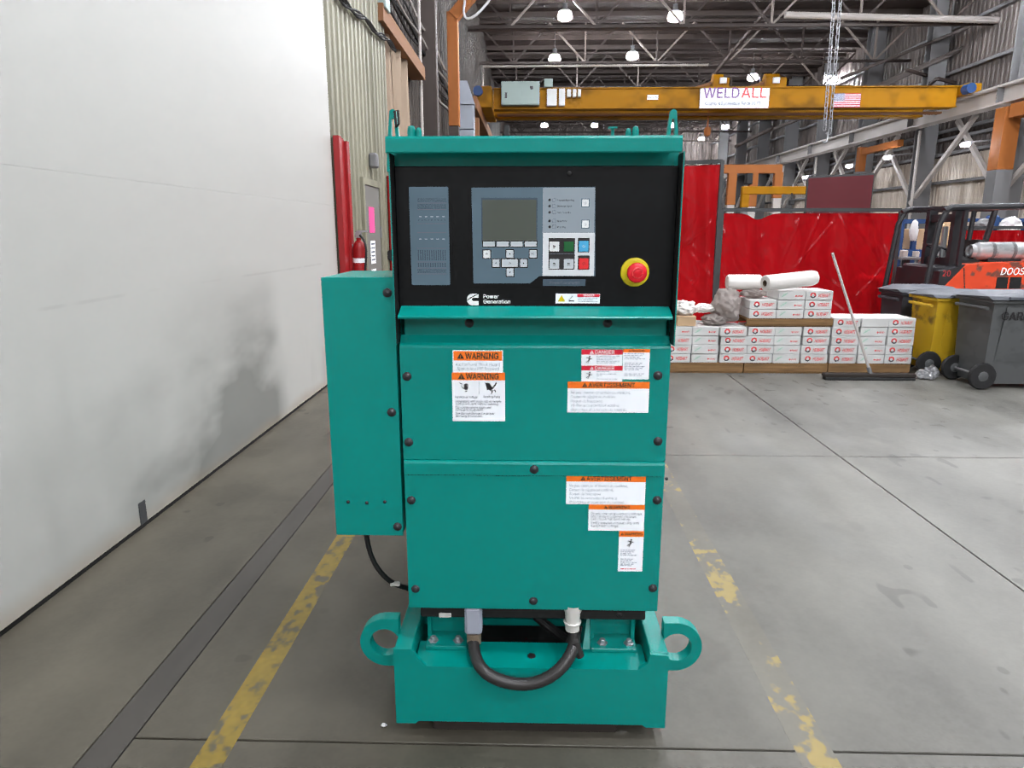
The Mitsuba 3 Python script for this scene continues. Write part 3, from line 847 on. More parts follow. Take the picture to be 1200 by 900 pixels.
t = thing('plastic_bag', 'white plastic bag lying over the clear wrap on the cartons', 'plastic bag'); put(t, crumple((1.97, 7.78, .69), (.26, .26, .10), 12, 4, .35, 3.0), 'm_film', True)

# push broom
t = thing('push_broom', 'wide dark push broom leaning against the right carton stack', 'broom')
part('handle', t, tube([(3.62, 7.2, .06), (3.19, 7.44, 1.32)], .014, 8), 'm_steel_light')
part('block', t, bx(3.12, 4.08, 7.16, 7.24, .03, .07, .008), 'm_dark_wood', False)
part('bristles', t, bx(3.13, 4.07, 7.15, 7.23, 0, .03, .004), 'm_rubber', False)
part('socket', t, cyl((3.62, 7.2, .06), (3.595, 7.214, .13), .022, 10), 'm_steel_grey')
t = thing('foil_scrap', 'crumpled silver foil on the floor by the broom end', 'scrap'); put(t, trimesh.util.concatenate([crumple((4.19, 7.25, .05), (.14, .1, .1), 2, 3, .5, 3.4), crumple((4.26, 7.22, .07), (.14, .1, .15), 7, 3, .5, 3.4)]), 'm_foil', False)
t = thing('paper_scrap', 'tiny white scrap on the floor left of the generator base', 'scrap'); put(t, crumple((-.46, 1.88, .006), (.02, .012, .012), 5, 2), 'm_cloth_white', False)

# ---------------------------------------------------------------- wheeled bins
def wheeled_bin(label, x0, x1, y0, depth, h, mat, lid, letters=None):
    t = thing('wheeled_bin', label, 'waste bin')
    tp = .05
    b = hull([(x0 + .02, y0 + tp, .05), (x1 - tp, y0 + tp, .05), (x0 + .02, y0 + depth - tp, .05), (x1 - tp, y0 + depth - tp, .05), (x0, y0, h - .05), (x1, y0, h - .05), (x0, y0 + depth, h - .05), (x1, y0 + depth, h - .05)])
    put(t, b, mat, False)
    part('rim', t, bx(x0 - .03, x1 + .03, y0 - .03, y0 + depth + .03, h - .09, h - .05, .01), mat, False)
    l = part('lid', t, hull([(x0 - .05, y0 - .05, h - .05), (x1 + .04, y0 - .05, h - .05), (x0 - .05, y0 + depth + .04, h - .05), (x1 + .04, y0 + depth + .04, h - .05), (x0 - .09, y0 - .03, h - .015), (x0 + .1, y0 + .04, h + .01), (x1 - .03, y0 + .04, h + .01), (x0 + .1, y0 + depth - .04, h + .01), (x1 - .03, y0 + depth - .04, h + .01)]), lid, False)
    part('lid_handle', l, bx(x0 + .1, x0 + .3, y0 - .07, y0 - .045, h - .045, h - .02), lid, False)
    part('brace_panel', t, hull([(x0 + .1, y0 + .03, .28), (x1 - .05, y0 + .03, .28), (x0 + .12, y0 - .005, h - .2), (x1 - .02, y0 - .012, h - .2), (x1 - .02, y0 - .012, h - .12), (x0 + .12, y0 - .012, h - .12), (x0 + .1, y0 + .06, .3), (x1 - .05, y0 + .06, .3)]), mat, False)
    for wx, wy in ((x0 - .09, y0 + .02), (x0 - .09, y0 + depth - .08)):
        w = part('wheel', t, lathe([(0, 0), (.075, .0), (.09, .012), (.125, .008), (.135, .03), (.125, .055), (0, .055)], 24, 'y', (wx + .08, wy + .02, .137)), 'm_rubber', 40)
        part('hub', w, lathe([(0, .064), (.035, .062), (.05, .055)], 16, 'y', (wx + .08, wy + .02, .137)), 'm_can_grey', 40)
    part('axle', t, cyl((x0 - .01, y0 - .02, .137), (x0 - .01, y0 + depth - .06, .137), .014, 8), 'm_steel_grey')
    part('handle', t, cyl((x0 - .04, y0 + .03, h - .14), (x0 - .04, y0 + depth - .03, h - .14), .018, 8), mat)
    if letters:
        part('lettering', t, words(letters, x0 + .07, h - .245, .075, y0 - .0135, width=.48, bold=True), 'm_ink', False)
    return t


wheeled_bin('grey wheeled waste bin marked GARBAGE nearest the right edge', 4.50, 5.22, 6.75, .56, .945, 'm_can_grey', 'm_can_lid', 'GARBAGE')
wheeled_bin('scuffed yellow wheeled waste bin between the two dark bins', 4.35, 4.95, 7.42, .5, .9, 'm_can_yellow', 'm_can_lid')
wheeled_bin('dark grey wheeled waste bin behind the yellow bin', 4.34, 4.95, 8.1, .5, .9, 'm_can_dark', 'm_can_lid')

# ---------------------------------------------------------------- forklift (faces left, its counterweight at the right)
t = thing('forklift', 'orange forklift with a black cab guard behind the bins', 'forklift')
FY = 8.95                                                # near side
fw = 1.1
ff_ = lambda px, py: at(px, py, FY)
q = lambda px, py: (ff_(px, py)[0], ff_(px, py)[2])
hood = Polygon([q(1098, 345), q(1133, 310), q(1160, 308), q(1260, 306), q(1275, 330), (q(1270, 345)[0], .35), (q(1125, 345)[0], .35), (q(1098, 345)[0], .45)])
put(t, extr_xz(hood, FY, FY + fw), 'm_fork_orange', False)
part('hood_seam', t, extr_xz([q(1129, 314), q(1130, 314), q(1131, 345), q(1130, 345)], FY - .004, FY), 'm_fork_black', False)
for a, b in ((1167.5, 1180.5), (1183, 1196)):
    r = R(a, 325, b, 338, FY); part('vent_slot', t, bx(r[0], r[1], FY - .006, FY + .01, r[2], r[3]), 'm_black', False)
r = R(1172, 314, 1214, 322, FY)
part('lettering', t, words('DOOSAN', r[0], r[2], r[3] - r[2], FY, width=r[1] - r[0], bold=True, depth=.003, slant=.15), 'm_white_print', False)
part('body_panel', t, extr_xz([q(1098, 345), q(1103, 318), q(1128, 312), q(1133, 310), q(1120, 325)], FY + .02, FY + fw - .02), 'm_fork_black', False)
r = R(1105, 317, 1115, 324, FY); part('number_print', t, words('20', r[0], r[2], r[3] - r[2], FY + .02, width=r[1] - r[0], depth=.004), 'm_box_red', False)
gz = q(1140, 243)[1]
xf, xr = q(1114, 243)[0], q(1232, 243)[0]
xl = at(1113, 300, FY + .22)[0]
for y in (FY + .05, FY + fw - .05):
    part('guard_rail', t, tube([(xf - .04, y, gz - .04), (xf + .04, y, gz), (xr, y, gz + .02)], .042, 8), 'm_fork_black', 40)
    part('front_pillar', t, tube([(xf, y, gz - .02), (q(1104, 262)[0], y, q(1104, 262)[1]), (q(1084, 345)[0], y, .6)], .036, 8), 'm_fork_black', 40)
    part('rear_pillar', t, tube([(xr, y, gz), (xr - .1, y, q(1200, 300)[1]), (xr - .05, y, 1.1)], .04, 8), 'm_fork_black', 40)
for x in np.linspace(xf + .1, xr - .1, 6):
    part('guard_bar', t, bar((x, FY + .05, gz + .01), (x, FY + fw - .05, gz + .01), .035), 'm_fork_black', False)
x = q(1135, 250)[0]; part('grab_post', t, bar((x, FY + .06, gz), (x, FY + .06, q(1135, 312)[1]), .05), 'm_fork_black', False)
part('grab_post', t, tube([(q(1160, 246)[0], FY + .3, gz), (q(1153, 280)[0], FY + .3, q(1153, 282)[1])], .03, 8), 'm_fork_black')
for y in (FY + .22, FY + fw - .3):
    part('mast_rail', t, bx(xl, xl + .11, y, y + .08, .08, gz - .02), 'm_fork_black', False)
part('lift_cylinder', t, cyl((xl + .06, FY + .5, .3), (xl + .06, FY + .5, 1.6), .035, 10), 'm_zinc')
for z in (.4, 1.1, 1.66):
    part('mast_crossbar', t, bx(xl + .02, xl + .09, FY + .22, FY + fw - .22, z, z + .1), 'm_fork_black', False)
for y in (FY + .3, FY + .7):
    part('fork', t, bx(xl - .9, xl - .1, y, y + .1, .05, .09), 'm_fork_black', False)
    part('fork_back', t, bx(xl - .16, xl - .1, y, y + .1, .05, .6), 'm_fork_black', False)
sw = np.array([q(1126, 292)[0], FY + .5, q(1126, 292)[1]])
part('steering_wheel', t, tube([sw + [.13 * math.cos(a), .13 * math.sin(a), .05 * -math.cos(a)] for a in np.linspace(0, 6.28, 18, endpoint=False)], .014, 6, closed=True), 'm_fork_black')
part('steering_column', t, cyl(sw, sw + [-.18, 0, -.5], .03, 8), 'm_fork_black')
part('dashboard', t, bx(q(1103, 310)[0], q(1120, 310)[0], FY + .15, FY + fw - .15, .8, q(1110, 312)[1], .03), 'm_fork_black', False)
s0, s1 = q(1138, 300)[0], q(1158, 300)[0]
part('seat', t, [bx(s0 - .05, s1 + .1, FY + .25, FY + .8, q(1140, 310)[1] - .03, q(1140, 302)[1], .04), hull([(s1 - .02, FY + .28, q(0, 305)[1]), (s1 + .12, FY + .28, q(0, 305)[1]), (s1 + .02, FY + .28, q(0, 281)[1]), (s1 + .14, FY + .28, q(0, 281)[1]), (s1 - .02, FY + .78, q(0, 305)[1]), (s1 + .12, FY + .78, q(0, 305)[1]), (s1 + .02, FY + .78, q(0, 281)[1]), (s1 + .14, FY + .78, q(0, 281)[1])])], 'm_rubber', False)
tk0, tz_, ty_ = q(1155, 293)[0], q(1170, 293)[1] - .02, FY + .28
g = part('gas_cylinder', t, lathe([(0, 0), (.05, .005), (.10, .04), (.115, .08), (.115, .66), (.10, .71), (0, .76)], 22, 'x', (tk0, ty_, tz_)), 'm_tank', 40, 'silver gas cylinder lying across the rear')
for dx in (.21, .47):
    part('strap', g, lathe([(.117, dx), (.120, dx), (.120, dx + .04), (.117, dx + .04)], 22, 'x', (tk0, ty_, tz_)), 'm_steel_grey', 40)
part('collar', g, lathe([(.085, -.03), (.085, .03), (.07, .03), (.07, -.03)], 18, 'x', (tk0, ty_, tz_)), 'm_tank', 40)
part('cylinder_bracket', t, [bx(tk0 + .18, tk0 + .6, ty_ - .08, ty_ + .1, q(0, 309)[1] - .02, tz_ - .1), bx(tk0 + .05, tk0 + .12, ty_, ty_ + .1, q(0, 309)[1] - .02, tz_ - .05)], 'm_fork_black', False)
for x, rr in ((xl + .1, .3), (xr - .4, .24)):
    for y in (FY - .02, FY + fw - .2):
        w = part('wheel', t, lathe([(0, 0), (rr * .5, 0), (rr * .95, .0), (rr, .03), (rr, .19), (rr * .95, .22), (0, .22)], 28, 'y', (x, y + .22, rr)), 'm_rubber', 40)
        part('hub', w, lathe([(0, .235), (rr * .4, .23), (rr * .5, .22)], 16, 'y', (x, y + .22, rr)), 'm_fork_orange', 40)
part('chassis', t, bx(xl, q(1250, 345)[0], FY + .15, FY + fw - .15, .22, .5, .02), 'm_fork_black', False)

# clutter behind the forklift and curtain
t = thing('steel_rack', 'blue steel rack between the red curtain and the forklift', 'rack')
a, b = at(1052, 262, 11.5), at(1086, 262, 11.5)
for p in ((a[0] + .05, 11.5), (at(1072, 262, 11.5)[0], 11.5), (a[0] + .05, 12.1), (at(1072, 262, 11.5)[0], 12.1)):
    part('post', t, bx(p[0], p[0] + .07, p[1], p[1] + .07, 0, a[2], .005), 'm_blue', False)
part('rail', t, [bx(a[0] - .1, b[0], 11.5, 11.58, a[2], a[2] + .07), bx(a[0] - .1, b[0], 12.1, 12.18, a[2], a[2] + .07)], 'm_blue', False)
part('shelf', t, bx(a[0] - .05, b[0] + .1, 11.45, 12.2, at(0, 300, 11.5)[2], at(0, 292, 11.5)[2]), 'm_blue', False)
t = thing('cloth', 'white cloth hanging from the blue rack rail', 'cloth'); put(t, crumple((at(1076, 270, 11.3)[0], 11.42, at(0, 271, 11.4)[2]), (.13, .1, .36), 3, 3, .3), 'm_cloth_white', True)
t = thing('carton', 'brown carton behind the blue rack post', 'carton'); put(t, bx(at(1058, 280, 12)[0], at(1069, 280, 12)[0], 11.65, 12.0, at(0, 292, 11.5)[2], at(0, 268, 11.5)[2], .01), 'm_carton', False)
t = thing('vise_stand', 'dark machine stand in front of the blue rack', 'stand')
p = at(1063, 308, 11.1)
part('post', t, bx(p[0] - .04, p[0] + .04, 11.1, 11.18, 0, p[2] + .05), 'm_fork_black', False)
part('table', t, bx(at(1052, 303, 11.1)[0], at(1078, 303, 11.1)[0], 11.0, 11.3, p[2] + .05, p[2] + .09, .005), 'm_steel_grey', False)
part('jaw', t, [bx(p[0] - .1, p[0] - .02, 11.06, 11.18, p[2] + .09, p[2] + .2, .01), bx(p[0] + .1, p[0] + .16, 11.06, 11.18, p[2] + .09, p[2] + .18, .01)], 'm_steel_light', False)
t = thing('brass_cylinder', 'brass coloured gas cylinder right of the red curtain', 'gas cylinder')
p = at(1073, 320, 10.55)
put(t, lathe([(0, 0), (.07, 0), (.07, at(0, 312, 10.55)[2]), (.05, at(0, 308, 10.55)[2]), (.02, at(0, 306, 10.55)[2]), (0, at(0, 306, 10.55)[2])], 16, at_=(p[0], 10.55, 0)), 'm_gold', 40)
t = thing('workbench', 'workbench with pale top behind the dark bin', 'workbench')
z = at(0, 327, 10.8)[2]
part('top', t, bx(5.25, 5.85, 10.75, 11.3, z, z + .05, .005), 'm_cloth_white', False)
for x in (5.28, 5.76):
    for y in (10.8, 11.2):
        part('leg', t, bx(x, x + .06, y, y + .06, 0, z), 'm_steel_grey', False)
t = thing('steel_rack', 'second blue rack rail seen behind the forklift cab guard', 'rack')
a, b = at(1124, 258, 13.2), at(1176, 262, 13.2)
part('rail', t, bx(a[0], b[0] + .5, 13.2, 13.3, a[2] - .03, a[2] + .03), 'm_blue', False)
part('post', t, [bx(x, x + .08, 13.2, 13.3, 0, a[2]) for x in (a[0], b[0] + .4)], 'm_blue', False)
part('hoist', t, bx(at(1160, 255, 13.2)[0], at(1171, 255, 13.2)[0], 13.15, 13.35, at(0, 270, 13.2)[2], at(0, 253, 13.2)[2], .03), 'm_blue', False)
for k, (px, py, s, m, l) in enumerate(((1153, 266, .3, 'steel_grey', 'grey rounded bundle on the low red curtain rail'), (1184, 266, .34, 'cloth_white', 'white bag above the low red curtain at the right edge'))):
    p = at(px, py, 12.9)
    t = thing('bundle', l, 'bundle'); put(t, crumple((p[0], 12.9, p[2]), (s, .3, s), k + 3, 3, .35), 'm_' + m, True)
    part('stand', t, cyl((p[0], 12.9, 0), (p[0], 12.9, p[2]), .05, 8), 'm_steel_grey')
t = thing('machine_tool', 'dark machine with pale fittings seen through the forklift cab', 'machine')
p = at(1107, 300, 12.0)
part('column', t, bx(p[0] - .2, p[0] + .25, 12.0, 12.5, 0, at(0, 290, 12)[2], .03), 'm_frame_dark', False)
part('head', t, [crumple((p[0], 12.2, at(0, 272, 12)[2]), (.34, .3, .5), 9, 3, .4), crumple((p[0] + .12, 12.1, at(0, 285, 12)[2]), (.2, .2, .2), 4, 3, .4)], 'm_carton', True)
for dx in (-.1, .12):
    part('lever', t, cyl((p[0] + dx, 11.97, at(0, 320, 12)[2]), (p[0] + dx, 11.97, at(0, 292, 12)[2]), .035, 8), 'm_cloth_white')
# ---------------------------------------------------------------- the generator set
G = thing('generator_set', 'teal green diesel generator set with black control panel on the floor', 'generator')
XL, XR = -.370, .395                                     # the cabinet's sides
PY = 1.90                                                # the plane of its front panels
part('cabinet', G, bx(XL + .006, XR - .006, 1.945, 2.3, .44, 1.74, .004), 'm_teal', False)
for a, b in ((XL - .006, XL - .003), (XR + .001, XR + .004)):
    part('side_plate', G, bx(a, b, 1.872, 2.32, 1.238, 1.75), 'm_teal', False)
for a, b in ((XL - .003, XL - .0015), (XR - .0005, XR + .001)):  # black strips added in place of shade on the plates' inner faces
    part('shade_liner', G, bx(a, b, 1.874, 1.935, 1.24, 1.748), 'm_black', False)
part('hood_back', G, bx(XL, XR, 1.93, 1.945, 1.70, 1.775), 'm_teal', False)
# hood
part('hood', G, extr_yz([(1.862, 1.747), (1.860, 1.750), (1.860, 1.782), (1.866, 1.789), (2.33, 1.80), (2.33, 1.79), (1.872, 1.779), (1.868, 1.775), (1.866, 1.747)], XL - .010, XR - .006), 'm_teal', False)
# black control panel
BY = 1.92
br = (XL, XR, 1.330, 1.719)
P = part('control_panel', G, bx(br[0], br[1], BY, BY + .02, br[2], br[3], .002), 'm_black_panel', False, 'black control panel')
for r in ((480, 214, 530, 338), (550, 213, 702, 336)):
    q_ = R(*r, BY); part('bezel', P, plate(q_, BY, .002, .004), 'm_black_panel', False)
k_ = at(667, 203, BY); part('screw', P, lathe([(0, .005), (.006, .004), (.008, 0)], 12, 'y', (k_[0], BY, k_[2])), 'm_black')
# annunciator
q_ = R(481, 219, 526.5, 334, BY - .002)
A = part('annunciator', G, plate(q_, BY - .002, .004, .003), 'm_slate', False, 'slate blue annunciator plate')
AY = BY - .006
for y0, y1, n_, m in ((232, 236.8, 17, 'slate_dark'), (239, 245, 17, 'slate_dark'), (253, 254.6, 5, 'panel_grey'), (257.5, 258.5, 9, 'slate_dark'), (279.5, 281, 5, 'panel_grey'), (293, 305, 13, 'slate_dark'), (308, 313, 12, 'slate_dark'), (315, 320, 17, 'slate_dark')):
    r = R(489, y0, 523, y1, AY)
    w = (r[1] - r[0]) / n_
    part('printed_row', A, [bx(r[0] + i * w + w * .3, r[0] + i * w + w * .75, AY - .0006, AY, r[2], r[3]) for i in range(n_)], 'm_' + m, False)
for y in (238, 245.6, 262, 272.5, 291, 307, 314.2, 321):
    r = R(489, y - .45, 523, y + .45, AY); part('printed_rule', A, bx(r[0], r[1], AY - .0006, AY, r[2], r[3]), 'm_ink_mid', False)
# operator display
D = part('operator_panel', G, extr_xz([at(*p, BY - .002)[[0, 2]] for p in ((552.5, 220), (697.5, 219), (697.5, 323.5), (632, 323.5), (621, 332), (555, 332))], BY - .006, BY - .002), 'm_slate', False, 'slate and grey operator panel with screen and keys')
DY = BY - .006
c_ = lambda x, y: (540 + x * .15, 200 + y * .15)


def dpart(name, x0, y0, x1, y1, m, t_=.0012, rad=0.0, base=None, label=None):
    r = R(*c_(x0, y0), *c_(x1, y1), DY)
    part(name, D, plate(r, DY if base is None else base, t_, rad), 'm_' + m, False, label)
    return r


dpart('key_field', 640, 132, 1046, 486, 'panel_grey', .0006)
dpart('key_field', 640, 486, 1044, 822, 'panel_white', .0006)
dpart('screen_bezel', 160, 212, 598, 552, 'slate_dark', .0008)
dpart('screen', 170, 228, 590, 546, 'screen', .0014, label='dark grey-green display screen')
for i in range(4):
    dpart('soft_key_frame', 168 + 108.5 * i, 546, 272 + 108.5 * i, 598, 'ink', .0009)
    dpart('soft_key', 174 + 108.5 * i, 553, 266 + 108.5 * i, 593, 'key_grey', .002)
ico = []
for nm, x, y, w, h, m in (('alarm', 203, 652, 27, 30, 'key_white'), ('up', 383, 650, 27, 30, 'key_grey'), ('home', 565, 650, 27, 30, 'key_grey'), ('left', 275, 722, 27, 30, 'key_grey'), ('ok', 383, 722, 62, 30, 'key_grey'), ('right', 491, 722, 27, 30, 'key_grey'), ('down', 385, 793, 27, 30, 'key_grey')):
    dpart('key_frame', x - w - 7, y - h - 7, x + w + 7, y + h + 7, 'ink', .001, .0012)
    r = dpart('key', x - w, y - h, x + w, y + h, m, .0024, .001)
    cx, cz, s_ = (r[0] + r[1]) / 2, (r[2] + r[3]) / 2, .0026
    ky = DY - .0024
    if nm == 'ok':
        mm = words('OK', 0, cz - .002, .004, ky, center=cx)
    elif nm in ('alarm', 'home'):
        mm = extr_xz(unary_union([sbox(cx - s_, cz + d - .0003, cx + s_, cz + d + .0003) for d in (-.002, 0, .002)] + [sbox(cx - s_, cz - .0022, cx - s_ + .0006, cz + .0022)]), ky - .0004, ky)
    else:
        rot = {'up': 0, 'left': 90, 'down': 180, 'right': 270}[nm]
        mm = extr_xz([(cx + s_ * math.sin(math.radians(-rot + a)), cz + s_ * math.cos(math.radians(-rot + a))) for a in (0, 240, 120)], ky - .0004, ky)
    part('key_icon', D, mm, 'm_ink', False)
for y, s in ((229, 'Genset Running'), (277, 'Remote Start'), (325, 'Not In Auto'), (392, 'Shutdown'), (439, 'Warning')):
    r = R(*c_(684, y - 10), *c_(704, y + 10), DY)
    cx, cz = (r[0] + r[1]) / 2, (r[2] + r[3]) / 2
    part('indicator_light', D, lathe([(0, .0018), (.0024, .0012), (.0034, .0006)], 10, 'y', (cx, DY, cz)), 'm_ink')
    r2 = R(*c_(716, y - 14), *c_(742, y + 14), DY)
    part('indicator_symbol', D, extr_xz(sbox(r2[0], r2[2], r2[1], r2[3]).difference(sbox(r2[0] + .0009, r2[2] + .0009, r2[1] - .0009, r2[3] - .0009)), DY - .001, DY - .0006), 'm_ink_mid', False)
    r3 = R(*c_(752, y - 9), *c_(884, y + 8), DY)
    part('lettering', D, words(s, r3[0], r3[2], .0046, DY - .0006, width=(r3[1] - r3[0]) * len(s) / 14), 'm_ink', False)
for x, y, w, h, m, sym in ((973, 252, 26, 28, 'key_white', 'o'), (973, 418, 26, 28, 'key_white', 'r')):
    dpart('key_frame', x - w - 6, y - h - 6, x + w + 6, y + h + 6, 'slate', .001, .001)
    r = dpart('key', x - w, y - h, x + w, y + h, m, .0024, .001)
    cx, cz = (r[0] + r[1]) / 2, (r[2] + r[3]) / 2
    part('key_icon', D, extr_xz(Point(cx, cz).buffer(.0028, 6).difference(Point(cx, cz).buffer(.0021, 6)).union(sbox(cx - .001, cz - .0045, cx + .001, cz - .0032)), DY - .0029, DY - .0024), 'm_ink_mid', False)
dpart('mode_field', 686, 527, 890, 772, 'ink', .0012, .0018)
r = R(*c_(690, 649), *c_(886, 653), DY); part('mode_divider', D, plate(r, DY - .0012, .0004), 'm_ink_mid', False)
for x, y, m in ((730, 592, 'key_white'), (843, 592, 'key_green'), (730, 728, 'key_grey'), (843, 728, 'key_grey')):
    r = dpart('mode_key', x - 38, y - 38, x + 38, y + 38, m, .003, .0008)
    cx, cz = (r[0] + r[1]) / 2, (r[2] + r[3]) / 2
    if m != 'key_green':
        part('key_icon', D, extr_xz(unary_union([Polygon([(cx - .004, cz), (cx - .003, cz + .003), (cx + .004, cz + .002), (cx + .003, cz - .001)]), sbox(cx - .004, cz - .0045, cx + .004, cz - .003)]), DY - .0034, DY - .003), 'm_ink', False)
for y, m in ((588, 'key_blue'), (724, 'key_red')):
    dpart('key_frame', 914, y - 62, 1005, y + 50, 'ink', .0012, .0016)
    r = dpart('key', 922, y - 40, 997, y + 44, m, .003, .0012)
    cx, cz = (r[0] + r[1]) / 2, (r[2] + r[3]) / 2
    part('key_icon', D, extr_xz(Point(cx, cz).buffer(.0034, 8).difference(Point(cx, cz).buffer(.0026, 8)), DY - .0034, DY - .003), 'm_white_print' if m == 'key_blue' else 'm_ink', False)
r = R(636, 327, 686, 335, BY); part('name_strip', G, plate(r, BY - .002, .002), 'm_slate_dark', False, 'narrow grey name strip below the operator panel')
part('lettering', G, words('PowerCommand', 0, r[2] + .005, .008, BY - .004, center=(r[0] + r[1]) / 2, width=(r[1] - r[0]) * .7), 'm_ink_mid', False)
# emblem and maker's words
cx, cz, s_ = at(554, 351, BY)[0], at(554, 351, BY)[2], .019
s_ = .0165
ring_ = Point(0, 0).buffer(s_, 24).intersection(sbox(-2 * s_, -2 * s_, 0, 2 * s_)).union(sbox(-.01 * s_, -s_, s_, s_))
ring_ = ring_.difference(Point(.12 * s_, .02 * s_).buffer(.27 * s_, 12).union(sbox(.12 * s_, -.25 * s_, 2 * s_, .29 * s_)))
ring_ = ring_.difference(Polygon([(-1.1 * s_, -.16 * s_), (-.52 * s_, .30 * s_), (.95 * s_, 1.05 * s_), (1.1 * s_, .98 * s_), (-.36 * s_, .2 * s_), (-1.05 * s_, -.28 * s_)]))
from shapely import affinity as aff
part('maker_emblem', G, extr_xz(aff.translate(ring_, cx, cz), BY - .0012, BY), 'm_white_print', False, 'white round C-shaped emblem')
a_ = at(566, 349.5, BY); part('lettering', G, [words('Power', a_[0], a_[2], .0105, BY, bold=True, width=.044, depth=.001), words('Generation', a_[0], at(566, 355.5, BY)[2], .0105, BY, bold=True, width=.077, depth=.001)], 'm_white_print', False, 'white words Power Generation')
# stop button
p_ = at(744, 319, BY)
E_ = part('stop_button', G, lathe([(0, .004), (.03, .006), (.0385, .004), (.040, 0)], 36, 'y', (p_[0], BY, p_[2])), 'm_stop_yellow', 40, 'yellow ring with red mushroom stop button')
part('mushroom', E_, lathe([(.016, .004), (.016, .018), (.027, .020), (.0275, .026), (.026, .032), (.020, .036), (0, .0375)], 36, 'y', (p_[0] + .002, BY, p_[2])), 'm_stop_red', 40)
part('arrow_mark', E_, lathe([(.0125, .0378), (.015, .0372), (.0125, .0372)], 24, 'y', (p_[0] + .002, BY - .0005, p_[2])), 'm_box_red', 40)
# hazard label on the black panel
r = R(651, 344, 703, 355.5, BY); L = part('hazard_label', G, plate(r, BY, .0008), 'm_label_white', False)
w = r[1] - r[0]; h = r[3] - r[2]
part('header', L, bx(r[0] + w * .49, r[1] - .001, BY - .0014, BY - .0008, r[2] + h * .66, r[3] - .001), 'm_red_print', False)
part('lettering', L, words('DANGER', 0, r[2] + h * .72, h * .2, BY - .0014, center=r[0] + w * .75, bold=True), 'm_white_print', False)
part('warning_triangle', L, extr_xz([(r[0] + w * .05, r[2] + h * .18), (r[0] + w * .22, r[2] + h * .18), (r[0] + w * .135, r[2] + h * .85)], BY - .0014, BY - .0008), 'm_stop_yellow', False)
part('pictogram', L, [bx(r[0] + w * .3, r[0] + w * .42, BY - .0014, BY - .0008, r[2] + h * .2, r[2] + h * .3), tube([(r[0] + w * .3, BY - .001, r[2] + h * .3), (r[0] + w * .38, BY - .001, r[2] + h * .75)], .001, 4)], 'm_ink', False)
part('printed_lines', L, [bx(r[0] + w * .5, r[0] + w * (.95 - .1 * (i % 2)), BY - .0012, BY - .0008, r[2] + h * (.14 + .17 * i), r[2] + h * (.2 + .17 * i)) for i in range(3)], 'm_ink_soft', False)

# shelf lip and the panels below
part('shelf_lip', G, extr_yz([(1.935, 1.348), (1.862, 1.321), (1.858, 1.317), (1.860, 1.313), (1.866, 1.313), (1.935, 1.340)], XL + .006, XR - .008), 'm_teal', False, 'sloping lip under the control panel')
part('recess_back', G, bx(XL + .012, XR - .012, 1.93, 1.945, 1.24, 1.34), 'm_teal', False)
U = part('upper_panel', G, extr_yz([(PY, .894), (PY, 1.224), (1.9015, 1.2285), (1.905, 1.233), (1.913, 1.2375), (1.930, 1.258), (1.940, 1.258), (1.940, .894)], XL, XR), 'm_teal', 20)
Lp = part('lower_panel', G, extr_yz([(1.894, .415), (1.893, .42), (1.893, .849), (1.890, .8505), (1.890, .884), (1.8925, .8905), (1.899, .8925), (1.94, .8925), (1.94, .415)], XL + .002, XR - .002), 'm_teal', 20)
part('panel_seam', G, bx(XL + .002, XR - .002, 1.8925, 1.893, .8485, .850), 'm_black', False)
bolt_ = lambda r_: lathe([(0, r_ * .75), (r_ * .45, r_ * .72), (r_ * .85, r_ * .45), (r_ * .9, .003), (r_ * 1.12, .002), (r_ * 1.12, 0)], 14, 'y')
bm = mikit.ply(bolt_(.0115), 'm_bolt_black', 40)
bs = mikit.ply(bolt_(.0045), 'm_bolt_black', 40)


def bolt(px, py, Y, m=bm):
    p = at(px, py, Y)
    part('bolt', G, m, None, to=T().translate([float(p[0]), Y, float(p[2])]))


for px, py in ((477, 441), (479, 518), (771, 440), (771, 517)): bolt(px, py, PY)
for px, py in ((482, 586), (487, 690), (770, 586), (765, 689), (625, 704)): bolt(px, py, 1.893)
bolt(626, 550, 1.890)
for px, py in ((550, 378.5), (712, 378.5)): bolt(px, py, 1.93)
bolt(781, 561, 1.94, bs)

# side box at the left
Y = PY
a, b = at(377, 325, Y), at(462, 325, Y)
c, d = at(393, 627, Y), at(471, 627, Y)
xa, xb, zt, zb = (a[0] + c[0]) / 2, (b[0] + d[0]) / 2, a[2], c[2]
part('side_box', G, bx(xa, xb, Y + .004, Y + .33, zb, zt, .006), 'm_teal', False, 'tall narrow teal box on the left side')
part('side_box_cover', G, bx(xa, xb + .001, Y, Y + .004, zb, zt, .0035), 'm_teal', False)
for px, py in ((454, 343), (459, 483), (466, 617)): bolt(px, py, Y)
for px, py in ((408, 588), (430, 589), (451, 588)): bolt(px, py, Y, bs)

# decals on the panels
FNT = .0006


